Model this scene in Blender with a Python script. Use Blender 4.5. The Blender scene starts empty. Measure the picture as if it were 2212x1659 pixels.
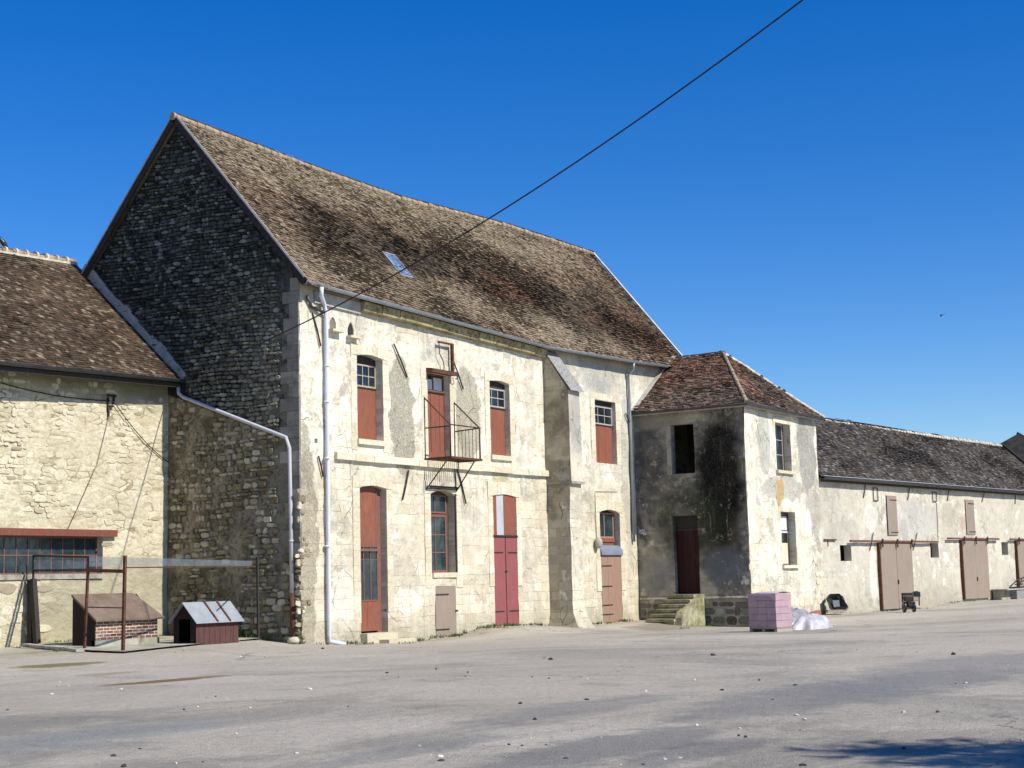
import bpy, math, random
import numpy as np
from mathutils import Vector, noise as mnoise
random.seed(7); rng = np.random.default_rng(7)
SC = bpy.context.scene; COL = SC.collection
V = lambda *a: np.array(a, float)

# ------------------------------------------------------------------ camera
F_PX, CXP, CYP, EYE = 3375.74, 1106., 829.5, 1.6
YAW, PIT, ROL = [math.radians(a) for a in (57.804, 7.2588, -1.47567)]
cf = V(math.sin(YAW)*math.cos(PIT), math.cos(YAW)*math.cos(PIT), math.sin(PIT))
cr = V(math.cos(YAW), -math.sin(YAW), 0); cu = np.cross(cr, cf)
cr, cu = math.cos(ROL)*cr+math.sin(ROL)*cu, -math.sin(ROL)*cr+math.cos(ROL)*cu
cam_d = bpy.data.cameras.new('camera'); cam = bpy.data.objects.new('camera', cam_d); COL.objects.link(cam)
from mathutils import Matrix
M = Matrix(((cr[0], cu[0], -cf[0], 0), (cr[1], cu[1], -cf[1], 0), (cr[2], cu[2], -cf[2], EYE), (0, 0, 0, 1)))
cam.matrix_world = M
cam_d.sensor_width = 36; cam_d.lens = F_PX/2212*36; cam_d.clip_end = 3000; cam_d.clip_start = .1
SC.camera = cam
def ray(x, y): return (x-CXP)/F_PX*cr-(y-CYP)/F_PX*cu+cf
# survey helpers: the photograph's measuring zooms back to one pixel frame
z2 = lambda x, y: (x/2.212/1.4467, (1450+y/2.212)/1.4467)
z3 = lambda x, y: ((900+x/2.458)/1.4467, (850+y/2.458)/1.4467)
z4 = lambda x, y: ((900+x/2.458)/1.4467, (1400+y/2.458)/1.4467)
z5 = lambda x, y: ((1650+x/2.212)/1.4467, (1050+y/2.212)/1.4467)
z6 = lambda x, y: ((1700+x/2.212)/1.4467, (1500+y/2.212)/1.4467)
z7 = lambda x, y: ((2450+x/2.288)/1.4467, (1250+y/2.288)/1.4467)
zb = lambda x, y: ((1250+x/2.765)/1.4467, (1020+y/2.765)/1.4467)

class Fr:
    """a wall plane: s runs along it, z up, d inward"""
    def __init__(s, o, u, i): s.o, s.u, s.i = V(*o), V(*u), V(*i)
    def P(f, s, z, d=0): p = f.o+f.u*s+f.i*d; return V(p[0], p[1], p[2]+z)
    def px(f, x, y, d=0):
        q = ray(x, y); t = ((f.o+f.i*d)-V(0, 0, EYE))@f.i/(q@f.i); p = q*t+V(0, 0, EYE)
        return (p-f.o)@f.u, p[2]
YF, XG, XT, YT, YL = 30., 35.74, 56.94, 25.07, 35.37
FAC = Fr((0, YF, 0), (1, 0, 0), (0, 1, 0))
GAB = Fr((XG, 0, 0), (0, 1, 0), (1, 0, 0))
TWL = Fr((XT, 0, 0), (0, 1, 0), (1, 0, 0))
TWF = Fr((0, YT, 0), (1, 0, 0), (0, 1, 0))
LEF = Fr((0, YL, 0), (1, 0, 0), (0, 1, 0))
BA = math.radians(7)
BRN = Fr((64.7, 25.2, 0), (math.cos(BA), -math.sin(BA), 0), (math.sin(BA), math.cos(BA), 0))

# ground height: a gently uneven yard
GC = np.array([(35.6, 30, 0.0), (37, 29.9, -.12), (40.5, 30, -.2), (42.5, 30, -.12), (46, 30, .12), (47.7, 30, .1), (50, 29, -.1), (53.7, 30, -.05),
 (55.8, 29.8, -.02), (56.9, 25, -.33), (60, 24.9, -.28), (64.7, 25, -.1), (65.2, 25, -.05), (70.1, 24.4, -.12), (73.4, 24.0, -.11), (79.3, 23.3, .09), (82.5, 22.9, .08), (87.3, 22.3, .13), (95, 21.5, .15),
 (29, 35.4, .2), (35.7, 35.3, .21), (32, 35.3, .2), (25, 35.4, .2), (32, 31, .1), (28, 30, .1), (35.6, 32, .16), (35, 31, .1), (28, 33, .14),
 (0, 0, 0), (10, 10, 0), (13, 4, 0), (20, 15, 0), (25, 20, 0), (30, 24, 0), (35, 26, -.03), (40, 20, -.05), (40, 10, 0), (60, 10, 0), (52, 21.9, -.33), (47, 19, -.15),
 (70, 15, .05), (90, 5, 0), (100, 60, 0), (0, 60, 0), (20, 40, .1), (45, 26, -.1), (52, 26, -.3), (56, 22, -.3), (60, 22, -.2), (66, 20, -.05), (-40, 0, 0), (0, -60, 0), (160, 0, 0)])
def gz(x, y):
    d2 = (GC[:, 0]-x)**2+(GC[:, 1]-y)**2+.15
    w = 1/d2**2
    return float((w*GC[:, 2]).sum()/w.sum())
def onG(x, y, off=0.):
    q = ray(x, y); z = 0.
    for _ in range(40):
        p = q*((z-EYE)/q[2]); z += .5*(gz(p[0], p[1])+off-z)
    return V(p[0], p[1], z)

# ------------------------------------------------------------------ mesh helpers
ORG = {}
class MB:
    def __init__(s): s.v = []; s.f = []; s.c = []; s.sm = []
    def vert(s, p): s.v.append((float(p[0]), float(p[1]), float(p[2]))); return len(s.v)-1
    def face(s, ids, c=(.5, .5, .5), sm=False): s.f.append(tuple(ids)); s.c.append(c); s.sm.append(sm)
    def poly(s, pts, c=(.5, .5, .5), sm=False): s.face([s.vert(p) for p in pts], c, sm)
    def hexa(s, p, c=(.5, .5, .5)):  # p: 8 points, 0-3 one face, 4-7 the opposite
        i = [s.vert(q) for q in p]
        for a in ((0, 1, 2, 3), (4, 7, 6, 5), (0, 4, 5, 1), (1, 5, 6, 2), (2, 6, 7, 3), (3, 7, 4, 0)): s.face([i[k] for k in a], c)
    def box(s, fr, s0, s1, z0, z1, d0, d1, c=(.5, .5, .5)):
        s.hexa([fr.P(s0, z0, d0), fr.P(s1, z0, d0), fr.P(s1, z1, d0), fr.P(s0, z1, d0), fr.P(s0, z0, d1), fr.P(s1, z0, d1), fr.P(s1, z1, d1), fr.P(s0, z1, d1)], c)
    def bar(s, a, b, w, h, up=(0, 0, 1), c=(.5, .5, .5)):
        a, b, up = V(*a), V(*b), V(*up); t = (b-a)/np.linalg.norm(b-a)
        x = np.cross(t, up); x /= np.linalg.norm(x); y = np.cross(x, t)
        x, y = x*w/2, y*h/2
        s.hexa([a-x-y, a+x-y, a+x+y, a-x+y, b-x-y, b+x-y, b+x+y, b-x+y], c)
    def tube(s, path, r, n=10, cap=True, c=(.5, .5, .5)):
        path = [V(*p) for p in path]; R = r if hasattr(r, '__len__') else [r]*len(path); rings = []; pu = None
        for k, p in enumerate(path):
            t = path[min(k+1, len(path)-1)]-path[max(k-1, 0)]; t /= np.linalg.norm(t)
            if pu is None:
                up = V(0, 0, 1) if abs(t[2]) < .9 else V(0, 1, 0)
                x = np.cross(t, up)
            else: x = pu-t*(pu@t)
            x /= np.linalg.norm(x); pu = x; y = np.cross(t, x)
            rings.append([s.vert(p+(x*math.cos(a)+y*math.sin(a))*R[k]) for a in [2*math.pi*j/n for j in range(n)]])
        for k in range(len(path)-1):
            for j in range(n): s.face((rings[k][j], rings[k][(j+1) % n], rings[k+1][(j+1) % n], rings[k+1][j]), c, True)
        if cap: s.face(rings[0][::-1], c); s.face(rings[-1], c)
    def sweep(s, path, prof, side, c=(.5, .5, .5)):  # prof: (out, up) pairs, closed; side: horizontal outward unit
        side = V(*side); rings = [[s.vert(V(*p)+side*a+V(0, 0, b)) for a, b in prof] for p in path]; n = len(prof)
        for k in range(len(path)-1):
            for j in range(n): s.face((rings[k][j], rings[k][(j+1) % n], rings[k+1][(j+1) % n], rings[k+1][j]), c)
        s.face(rings[0][::-1], c); s.face(rings[-1], c)
    def ball(s, p, rx, ry, rz, nu=10, nv=6, jit=0, c=(.5, .5, .5), sm=True):
        p = V(*p); rows = []
        for i in range(nv+1):
            th = math.pi*i/nv
            rows.append([s.vert(p+V(rx*math.sin(th)*math.cos(2*math.pi*j/nu), ry*math.sin(th)*math.sin(2*math.pi*j/nu), rz*math.cos(th))*(1+random.uniform(-jit, jit))) for j in range(nu)])
        for i in range(nv):
            for j in range(nu): s.face((rows[i][j], rows[i+1][j], rows[i+1][(j+1) % nu], rows[i][(j+1) % nu]), c, sm)

def link(o, parent=None, world=V(0, 0, 0)):
    COL.objects.link(o); ORG[o.name] = world
    if parent: o.parent = parent; o.location = Vector(world-ORG[parent.name])
    else: o.location = Vector(world)
    return o
def obj(name, mb, mat, parent=None, label=None, kind=None, weld=False):
    a = np.array(mb.v); w = V((a[:, 0].min()+a[:, 0].max())/2, (a[:, 1].min()+a[:, 1].max())/2, a[:, 2].min())
    me = bpy.data.meshes.new(name); me.from_pydata([tuple(q) for q in a-w], [], mb.f)
    at = me.attributes.new('tint', 'FLOAT_COLOR', 'FACE')
    at.data.foreach_set('color', np.array([(x[0], x[1], x[2], 1) for x in mb.c], np.float32).ravel())
    if any(mb.sm): me.polygons.foreach_set('use_smooth', mb.sm)
    me.materials.append(mat); me.update()
    o = bpy.data.objects.new(name, me); link(o, parent, w)
    if label: o['label'] = label
    if kind: o['kind'] = kind
    return o
def obj2(name, mb, m0, m1, parent):
    o = obj(name, mb, MAT[m0], parent); o.data.materials.append(MAT[m1])
    o.data.polygons.foreach_set('material_index', [0 if c == (.5, .5, .5) else 1 for c in mb.c]); o.data.update(); return o
def thing(name, label, cat, at, group=None):
    o = bpy.data.objects.new(name, None); o.empty_display_size = .2; link(o, None, V(*at)); return tag(o, label, cat, group)
def tag(o, label, cat, group=None):
    o['label'] = label; o['category'] = cat
    if group: o['group'] = group
    return o

# ------------------------------------------------------------------ shader helpers
class Mt:
    def __init__(s, name):
        s.m = bpy.data.materials.new(name); s.m.use_nodes = True; s.t = s.m.node_tree; s.n = s.t.nodes; s.b = s.n['Principled BSDF']
        g = s.n.new('ShaderNodeNewGeometry'); s.P = g.outputs['Position']; s.sp = None; s.bump_h = None
    def _(s, sock, v):
        if isinstance(v, bpy.types.NodeSocket): s.t.links.new(v, sock)
        elif isinstance(v, (tuple, list)) and sock.type == 'RGBA': sock.default_value = (*v[:3], 1)
        else: sock.default_value = v
    def sep(s):
        if s.sp is None: q = s.n.new('ShaderNodeSeparateXYZ'); s.t.links.new(s.P, q.inputs[0]); s.sp = q.outputs
        return s.sp
    def math(s, op, a, b=0., c=None, clamp=False):
        q = s.n.new('ShaderNodeMath'); q.operation = op; q.use_clamp = clamp; s._(q.inputs[0], a); s._(q.inputs[1], b)
        if c is not None: s._(q.inputs[2], c)
        return q.outputs[0]
    def comb(s, x, y, z=0.):
        q = s.n.new('ShaderNodeCombineXYZ'); s._(q.inputs[0], x); s._(q.inputs[1], y); s._(q.inputs[2], z); return q.outputs[0]
    def scale(s, v, k):
        q = s.n.new('ShaderNodeVectorMath'); q.operation = 'MULTIPLY'; s._(q.inputs[0], v); q.inputs[1].default_value = k; return q.outputs[0]
    def addv(s, a, b):
        q = s.n.new('ShaderNodeVectorMath'); q.operation = 'ADD'; s._(q.inputs[0], a); s._(q.inputs[1], b); return q.outputs[0]
    def noise(s, sc, det=4, ro=.55, dis=0., vec=None, col=False):
        q = s.n.new('ShaderNodeTexNoise'); s._(q.inputs['Vector'], vec or s.P); q.inputs['Scale'].default_value = sc
        q.inputs['Detail'].default_value = det; q.inputs['Roughness'].default_value = ro; q.inputs['Distortion'].default_value = dis
        return q.outputs['Color' if col else 'Fac']
    def vor(s, sc, feat='F1', vec=None, out='Distance', rand=1.):
        q = s.n.new('ShaderNodeTexVoronoi'); q.feature = feat; s._(q.inputs['Vector'], vec or s.P); q.inputs['Scale'].default_value = sc; q.inputs['Randomness'].default_value = rand
        return q.outputs[out]
    def brick(s, vec, bw, rh, mortar, bias=0., c1=(0, 0, 0), c2=(1, 1, 1), cm=(.5, .5, .5), off=.5, smooth=.1):
        q = s.n.new('ShaderNodeTexBrick'); s._(q.inputs['Vector'], vec); q.inputs['Scale'].default_value = 1; q.inputs['Brick Width'].default_value = bw
        q.inputs['Row Height'].default_value = rh; q.inputs['Mortar Size'].default_value = mortar; q.inputs['Mortar Smooth'].default_value = smooth; q.inputs['Bias'].default_value = bias
        s._(q.inputs['Color1'], c1); s._(q.inputs['Color2'], c2); s._(q.inputs['Mortar'], cm); q.offset = off
        return q.outputs['Color'], q.outputs['Fac']
    def mr(s, v, a, b, c=0., d=1., st='LINEAR'):
        q = s.n.new('ShaderNodeMapRange'); q.interpolation_type = st; s._(q.inputs[0], v); s._(q.inputs[1], a); s._(q.inputs[2], b); s._(q.inputs[3], c); s._(q.inputs[4], d); return q.outputs[0]
    def ramp(s, f, stops):
        q = s.n.new('ShaderNodeValToRGB'); e = q.color_ramp.elements
        while len(e) < len(stops): e.new(.5)
        for k, (p, c) in enumerate(stops): e[k].position = p; e[k].color = (*c, 1) if not isinstance(c, float) else (c, c, c, 1)
        s._(q.inputs[0], f); return q.outputs[0]
    def mix(s, f, a, b, mode='MIX'):
        q = s.n.new('ShaderNodeMix'); q.data_type = 'RGBA'; q.blend_type = mode; s._(q.inputs[0], f); s._(q.inputs[6], a); s._(q.inputs[7], b); return q.outputs[2]
    def attr(s):
        q = s.n.new('ShaderNodeAttribute'); q.attribute_name = 'tint'; p = s.n.new('ShaderNodeSeparateColor'); s.t.links.new(q.outputs['Color'], p.inputs[0]); return p.outputs
    def bump(s, h, dist=.02, st=1.):
        q = s.n.new('ShaderNodeBump'); q.inputs['Distance'].default_value = dist; q.inputs['Strength'].default_value = st; s._(q.inputs['Height'], h)
        if s.bump_h is not None: s.t.links.new(s.bump_h, q.inputs['Normal'])
        s.bump_h = q.outputs[0]; s.t.links.new(s.bump_h, s.b.inputs['Normal'])
    def out(s, col, rough=.9, metal=0., spec=.3):
        s._(s.b.inputs['Base Color'], col); s._(s.b.inputs['Roughness'], rough); s.b.inputs['Metallic'].default_value = metal; s.b.inputs['Specular IOR Level'].default_value = spec
        return s.m
    def blob(s, u, v, cu_, cv, ru, rv, amt=.5, sc=1.3, soft=.15):
        a = s.math('DIVIDE', s.math('SUBTRACT', u, cu_), ru); b = s.math('DIVIDE', s.math('SUBTRACT', v, cv), rv)
        r = s.math('SQRT', s.math('ADD', s.math('MULTIPLY', a, a), s.math('MULTIPLY', b, b)))
        n = s.noise(sc, 6, .65)
        r = s.math('ADD', r, s.math('MULTIPLY', s.math('SUBTRACT', n, .5), amt*4))
        return s.mr(r, 1-soft, 1+soft, 1., 0., 'SMOOTHSTEP')

def paint(name, col, var=.25, rough=.6, sc=3., streak=True, metal=0., spec=.3, dirt=.35, bump=.3):
    m = Mt(name); v = m.scale(m.P, (8, 8, .7)) if streak else m.P
    n1 = m.noise(sc, 5, .6, vec=v); n2 = m.noise(.9, 4, .6)
    c = m.mix(m.mr(n1, .3, .7), tuple(x*(1-var) for x in col), tuple(min(1, x*(1+var)) for x in col))
    c = m.mix(m.mr(n2, .5, .75, 0, dirt), c, tuple(x*.55+.02 for x in col))
    c = m.mix(m.mr(m.noise(1.7, 6, .7, vec=m.scale(m.P, (2, 2, .8))), .54, .70, 0, .35 if streak else 0), c, tuple(min(1, x*1.15+.04) for x in col))
    c = m.mix(m.mr(m.noise(11, 5, .8), .62, .68, 0, .5 if streak else .15), c, tuple(x*.3+.01 for x in col))
    m.bump(m.noise(40, 3), .004, bump)
    return m.out(c, rough, metal, spec)

def plaster(name, axis, base=((.75, .685, .525), (.88, .835, .70)), blobs=(), ash=(1.1, .5), ash_lo=0., grey=.5, crack=.5, stain=.5, ashvis=.5, seed=0., low=0., eave=0., spk=.45, soft=.05):
    """lime plaster over ashlar: patches, joints, hairline cracks, pits, blotches of their own shape. blobs: (s,z,rs,rz,colour,strength,noise)"""
    m = Mt(name); X, Y, Z = m.sep(); u = {'x': X, 'y': Y}[axis]
    uv = m.comb(u, Z, seed)
    wob = m.scale(m.noise(1.1, 3, .6, col=True), (.12, .12, .12)); uvw = m.addv(uv, wob)
    c = m.mix(m.mr(m.noise(.55, 6, .62, vec=uv), .35, .65), base[0], base[1])
    if low: c = m.mix(m.mr(m.math('ADD', Z, m.math('MULTIPLY', m.noise(.9, 5, .6), .7)), low-.15, low+.6, .75, 0.), c, m.mix(m.mr(m.noise(1.7, 6, .65, vec=m.addv(uv, (4., 4., 4.))), .35, .65), (.56, .48, .335), (.76, .685, .53)))
    c = m.mix(m.mr(m.noise(2.6, 6, .68, vec=uv), .45, .66, 0, .6), c, (.53, .46, .33))
    c = m.mix(m.mr(m.noise(.7, 7, .74, vec=m.addv(uv, (40., 2., 2.))), .565, .59, 0, .75), c, m.mix(m.mr(m.noise(18, 3, .7), .35, .65), (.30, .28, .22), (.55, .51, .42)))
    c = m.mix(m.mr(m.noise(1.3, 7, .72, vec=m.addv(uv, (60., 2., 2.))), .60, .63, 0, .8), c, (.86, .83, .74))
    # ashlar blocks
    bc, bf = m.brick(uvw, ash[0]*.62, ash[1]*.66, .006, 0, (.1, .1, .1), (.9, .9, .9), (.5, .5, .5))
    am = m.mr(m.math('ADD', m.noise(.5, 3, .5, vec=m.addv(uv, (7., 3., 1.))), m.mr(Z, 0., 6., .14, -.05)), .62-.2*ashvis, .68-.2*ashvis)
    bcv = m.mr(bc, .1, .9)
    c = m.mix(m.math('MULTIPLY', am, .42), c, m.mix(bcv, (.56, .49, .33), (.86, .80, .62)))
    jn = m.math('MULTIPLY', m.math('MULTIPLY', bf, am), m.mr(m.noise(2.5, 3, .6), .40, .6))
    c = m.mix(m.math('MULTIPLY', jn, .75), c, (.22, .17, .10))
    # grey weathering where the lime wash is gone, speckled
    gm = m.math('MULTIPLY', m.mr(m.noise(.42, 7, .7, vec=m.addv(uv, (21., 4., 2.))), .58-.06*grey, .60-.06*grey), m.mr(m.noise(16, 3, .7), .30, .62, .2, 1.))
    c = m.mix(m.math('MULTIPLY', gm, .65*grey+.2), c, (.40, .37, .30))
    for (bs, bz, rs, rz, col, st, nz) in blobs:
        k = m.math('MULTIPLY', m.blob(u, Z, bs, bz, rs, rz, nz, 1.1 if rs > .4 else 2.2, soft if nz > .2 else .35), m.mr(m.noise(17, 4, .8), .40, .58, spk, 1.))
        c = m.mix(m.math('MULTIPLY', k, st), c, col)
    # vertical run-off streaks and lime runs
    sv = m.comb(m.math('MULTIPLY', u, 5.), m.math('MULTIPLY', Z, .35), seed)
    c = m.mix(m.mr(m.noise(1., 5, .65, vec=sv), .57, .76, 0, .7*stain), c, (.36, .30, .20))
    c = m.mix(m.mr(m.noise(1.3, 5, .65, vec=m.addv(sv, (9., 9., 9.))), .64, .78, 0, .5), c, (.90, .86, .72))
    fl = m.noise(2.1, 8, .78, vec=m.addv(uv, (81., 12., 3.))); c = m.mix(m.math('MULTIPLY', m.mr(fl, .585, .60), m.mr(m.noise(.5, 3, .6, vec=m.addv(uv, (1., 77., 3.))), .42, .56, 0, .75)), c, m.mix(m.mr(m.noise(14, 4, .7), .35, .65), (.30, .25, .17), (.55, .48, .34)))
    c = m.mix(m.math('MULTIPLY', m.mr(m.math('ABSOLUTE', m.math('SUBTRACT', fl, .583)), 0., .006, 1., 0.), m.mr(m.noise(.6, 3, .6, vec=m.addv(uv, (1., 7., 3.))), .45, .6, 0, .55)), c, (.20, .16, .10))
    if eave: c = m.mix(m.math('MULTIPLY', m.mr(m.math('ADD', Z, m.math('MULTIPLY', m.noise(1., 5, .7, vec=sv), 2.2)), eave+.35, eave+1.3), .6), c, (.40, .36, .27))
    # cracks & pits
    cv = m.addv(m.scale(uv, (1., .62, 1.)), m.addv(m.scale(m.noise(1.1, 2, .5, col=True), (.45, .45, .45)), m.scale(m.noise(7., 3, .6, col=True), (.07, .07, .07))))
    ce = m.vor(.85, 'DISTANCE_TO_EDGE', cv); cr_ = m.math('MULTIPLY', m.mr(ce, .002, .013, 1., 0.), m.mr(m.noise(.9, 4, .6, vec=m.addv(uv, (3., 13., 5.))), .50, .60))
    pit = m.math('MULTIPLY', m.mr(m.vor(5., 'F1', m.addv(uv, wob)), .05, .12, 1., 0.), m.mr(m.noise(1.4, 3, .6), .50, .60))
    fine = m.math('MULTIPLY', m.mr(m.noise(9, 6, .8, vec=uv), .56, .63), m.mr(m.noise(.9, 4, .6, vec=m.addv(uv, (1., 31., 5.))), .46, .62))
    dk = m.math('MAXIMUM', m.math('MULTIPLY', cr_, .8*crack+.2), m.math('MAXIMUM', m.math('MULTIPLY', pit, .7), m.math('MULTIPLY', fine, .45*crack+.15)))
    c = m.mix(dk, c, (.13, .10, .06))
    # splash zone
    c = m.mix(m.mr(m.math('ADD', Z, m.math('MULTIPLY', m.noise(1.5, 5, .65), .9)), .2, 1.25, .75, 0.), c, m.mix(m.noise(3, 4), (.24, .21, .14), (.50, .45, .33)))
    c = m.mix(.85, c, m.mix(m.noise(45, 2), (.80, .80, .80), (1., 1., 1.)), 'MULTIPLY')
    h = m.math('SUBTRACT', m.noise(9, 6, .65), m.math('MULTIPLY', dk, .8)); h = m.math('SUBTRACT', h, m.math('MULTIPLY', gm, .25)); h = m.math('SUBTRACT', h, m.math('MULTIPLY', jn, .5))
    m.bump(h, .025, .8); m.bump(m.noise(1.5, 4), .12, .5)
    return m.out(c, .95, 0, .1)

def tile_mat(name, cols, dark=(), pale=(), red=(), var=1., lich=.4):
    """clay tiles; blobs in world X,Z"""
    m = Mt(name); X, Y, Z = m.sep(); a = m.attr()
    c = m.ramp(a[0], cols); c = m.mix(m.mr(a[2], .0, .2, .75, 0.), c, (.03, .024, .018)); c = m.mix(m.mr(a[2], .86, 1., 0., .6), c, (.52, .44, .32))
    c = m.mix(m.mr(m.noise(1.2, 6, .65), .42, .62, 0, .35), c, m.ramp(a[1], [(0, (.11, .085, .06)), (1, (.26, .20, .14))]))
    for (bx, bz, rx, rz, st) in red: c = m.mix(m.math('MULTIPLY', m.blob(X, Z, bx, bz, rx, rz, .5, 1.2, .3), m.mr(a[2], .2, .6, 0, st)), c, (.36, .15, .085))
    for (bx, bz, rx, rz, st) in pale: c = m.mix(m.math('MULTIPLY', m.blob(X, Z, bx, bz, rx, rz, .4, .8, .4), m.mr(a[2], 0, 1., .5*st, st)), c, (.41, .335, .225))
    for (bx, bz, rx, rz, st) in dark: c = m.mix(m.math('MULTIPLY', m.blob(X, Z, bx, bz, rx, rz, .45, .9, .4), m.mr(a[1], 0., .9, st, st*.5)), c, (.028, .024, .018))
    # lichen spots & moss grime
    c = m.mix(m.mr(m.noise(11, 4, .7), .60, .70, 0, lich), c, (.56, .50, .38))
    c = m.mix(m.mr(m.noise(5, 6, .78, vec=m.addv(m.P, (5., 1., 2.))), .50, .62, 0, .6), c, (.035, .028, .02))
    c = m.mix(m.mr(m.noise(.35, 5, .65, vec=m.addv(m.P, (15., 1., 2.))), .38, .62, .2, 0), c, (.07, .055, .04))
    m.bump(m.noise(11, 5, .75), .08, 1.)
    return m.out(c, .95, 0, .08)

def stone_mat(name, mode):
    m = Mt(name); X, Y, Z = m.sep(); a = m.attr()
    if mode == 'gable_stone':
        c = m.ramp(a[0], [(0, (.03, .032, .028)), (.4, (.085, .088, .075)), (.8, (.155, .16, .135)), (1, (.36, .365, .31))])
        c = m.mix(m.mr(m.noise(.8, 4), .5, .7, 0, .5), c, (.09, .115, .085))
        gk = m.math('MULTIPLY', m.mr(m.math('ADD', Y, m.math('MULTIPLY', m.noise(.9, 6, .7), 4.)), 33.4, 37., 1., 0.), m.mr(m.math('ADD', Z, m.math('MULTIPLY', m.noise(1., 5, .7), 3.)), 10., 13.5, 1., 0.))
        c = m.mix(m.math('MULTIPLY', gk, .9), c, m.mix(a[0], (.17, .16, .12), (.46, .43, .34)))
        lo = m.math('SUBTRACT', m.math('ADD', m.math('MULTIPLY', m.math('SUBTRACT', Y, 30.31), .356), 6.0), Z)
        c = m.mix(m.mr(lo, -.02, .05), c, m.ramp(a[0], [(0, (.19, .155, .09)), (.6, (.38, .33, .21)), (1, (.66, .60, .44))]))
    elif mode == 'gable_base':
        c = m.mix(m.mr(m.noise(6, 4), .4, .7), (.014, .014, .012), (.06, .062, .052))
        lo = m.math('SUBTRACT', m.math('ADD', m.math('MULTIPLY', m.math('SUBTRACT', Y, 30.31), .356), 6.0), Z)
        c2 = m.mix(m.mr(m.noise(1.5, 6, .7), .38, .64), (.15, .125, .07), (.50, .44, .30))
        c2 = m.mix(m.mr(m.noise(9, 4, .7), .5, .68), c2, (.08, .065, .035))
        c2 = m.mix(m.mr(m.math('ADD', Z, m.noise(1.1, 4)), .3, 1.7, .7, 0), c2, (.13, .14, .06))
        c = m.mix(m.mr(lo, -.02, .05), c, c2)
        # plaster remains near the quoins
        pl = m.math('MULTIPLY', m.mr(m.math('ADD', Y, m.math('MULTIPLY', m.noise(1.2, 6, .7), 3.)), 32.6, 35., 1., 0.), m.mr(m.noise(3, 6, .75), .38, .55)); pl = m.math('MULTIPLY', pl, m.mr(Z, 8.5, 12.))
        pl = m.math('MULTIPLY', m.mr(m.math('ADD', Y, m.math('MULTIPLY', m.noise(1.2, 6, .7), 4.)), 32.8, 35.2, 1., 0.), m.math('MULTIPLY', m.mr(Z, 9., 12., 1., 0.), m.mr(m.noise(3, 6, .75), .38, .55)))
        c = m.mix(m.math('MULTIPLY', pl, .85), c, (.25, .24, .19))
    elif mode == 'left':
        c = m.ramp(a[0], [(0, (.50, .44, .29)), (.25, (.66, .59, .42)), (1, (.82, .76, .57))])
        c = m.mix(m.mr(a[1], .90, .93), c, (.42, .36, .26))
    elif mode == 'left_base':
        c = m.mix(m.mr(m.noise(1.2, 6, .65), .35, .65), (.62, .55, .36), (.80, .73, .53))
        sv = m.addv(m.comb(m.math('MULTIPLY', X, 1.9), m.math('MULTIPLY', Z, 4.6)), m.scale(m.noise(1.6, 3, .6, col=True), (1.1, 1.1, 0)))
        ed = m.vor(1., 'DISTANCE_TO_EDGE', sv); vc = m.vor(1., 'F1', sv, 'Color')
        c = m.mix(.30, c, m.mix(m.mr(vc, .2, .8), (.52, .46, .32), (.86, .80, .62)))
        c = m.mix(m.math('MULTIPLY', m.mr(ed, .02, .07, .8, 0), m.mr(m.noise(1.1, 4, .6, vec=m.addv(m.P, (2., 2., 9.))), .48, .60)), c, (.22, .17, .09))
        c = m.mix(m.mr(m.noise(12, 4, .7), .58, .68, 0, .5), c, (.26, .20, .11)); m.bump(ed, .05, .5)
        pm = m.math('MULTIPLY', m.mr(m.math('ADD', Z, m.math('MULTIPLY', m.noise(1.3, 5, .65), .8)), 3.0, 3.15, 1, 0), m.mr(m.math('ADD', X, m.math('MULTIPLY', m.noise(1.1, 5, .65), .7)), 30.9, 31.1))
        c = m.mix(m.math('MULTIPLY', pm, .9), c, m.mix(m.mr(m.noise(2.5, 5, .65), .35, .65), (.40, .36, .25), (.54, .49, .35)))
        c = m.mix(m.mr(m.math('ADD', Z, m.math('MULTIPLY', m.noise(.8, 4), .9)), 7.6, 8.3, 0, .8), c, (.20, .22, .13))
        c = m.mix(m.mr(m.math('ADD', Z, m.math('MULTIPLY', m.noise(1.3, 4), .9)), .5, 2.2, .45, 0), c, (.42, .40, .26))
    elif mode == 'corner':
        c = m.ramp(a[0], [(0, (.22, .18, .11)), (.5, (.45, .39, .26)), (1, (.76, .70, .54))])
    elif mode == 'tbase':
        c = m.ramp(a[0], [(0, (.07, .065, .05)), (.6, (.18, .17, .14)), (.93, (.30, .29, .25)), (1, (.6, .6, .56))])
    elif mode == 'quoin':
        c = m.mix(m.mr(a[0], 0, 1), (.22, .215, .18), (.60, .57, .47))
        c = m.mix(m.mr(m.noise(2.2, 5, .65), .48, .62, 0, .6), c, (.15, .14, .11))
    elif mode == 'ashlar':
        c = m.mix(m.mr(a[0], 0, 1), (.70, .62, .44), (.86, .80, .62))
    elif mode == 'cornice':
        c = m.mix(m.mr(m.noise(1.7, 5), .35, .65), (.30, .25, .12), (.52, .45, .26))
        c = m.mix(m.mr(m.noise(6, 5, .7), .5, .65), c, (.12, .11, .06))
    elif mode == 'step':
        c = m.mix(m.mr(m.noise(2.5, 6, .7), .38, .62), (.20, .20, .09), (.52, .48, .34))
        c = m.mix(m.mr(m.noise(7, 4, .7, vec=m.addv(m.P, (5., 5., 5.))), .56, .66, 0, .8), c, (.22, .25, .05))
    c = m.mix(m.mr(m.noise(10, 5, .7), .45, .70, 0, .5), c, tuple([.08, .075, .05]) if mode.startswith('gable') else (.38, .31, .19))
    c = m.mix(.8, c, m.mix(m.noise(40, 2), (.75, .75, .75), (1., 1., 1.)), 'MULTIPLY')
    m.bump(m.noise(7, 6, .7), .05, .9)
    return m.out(c, .95, 0, .1)

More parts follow.
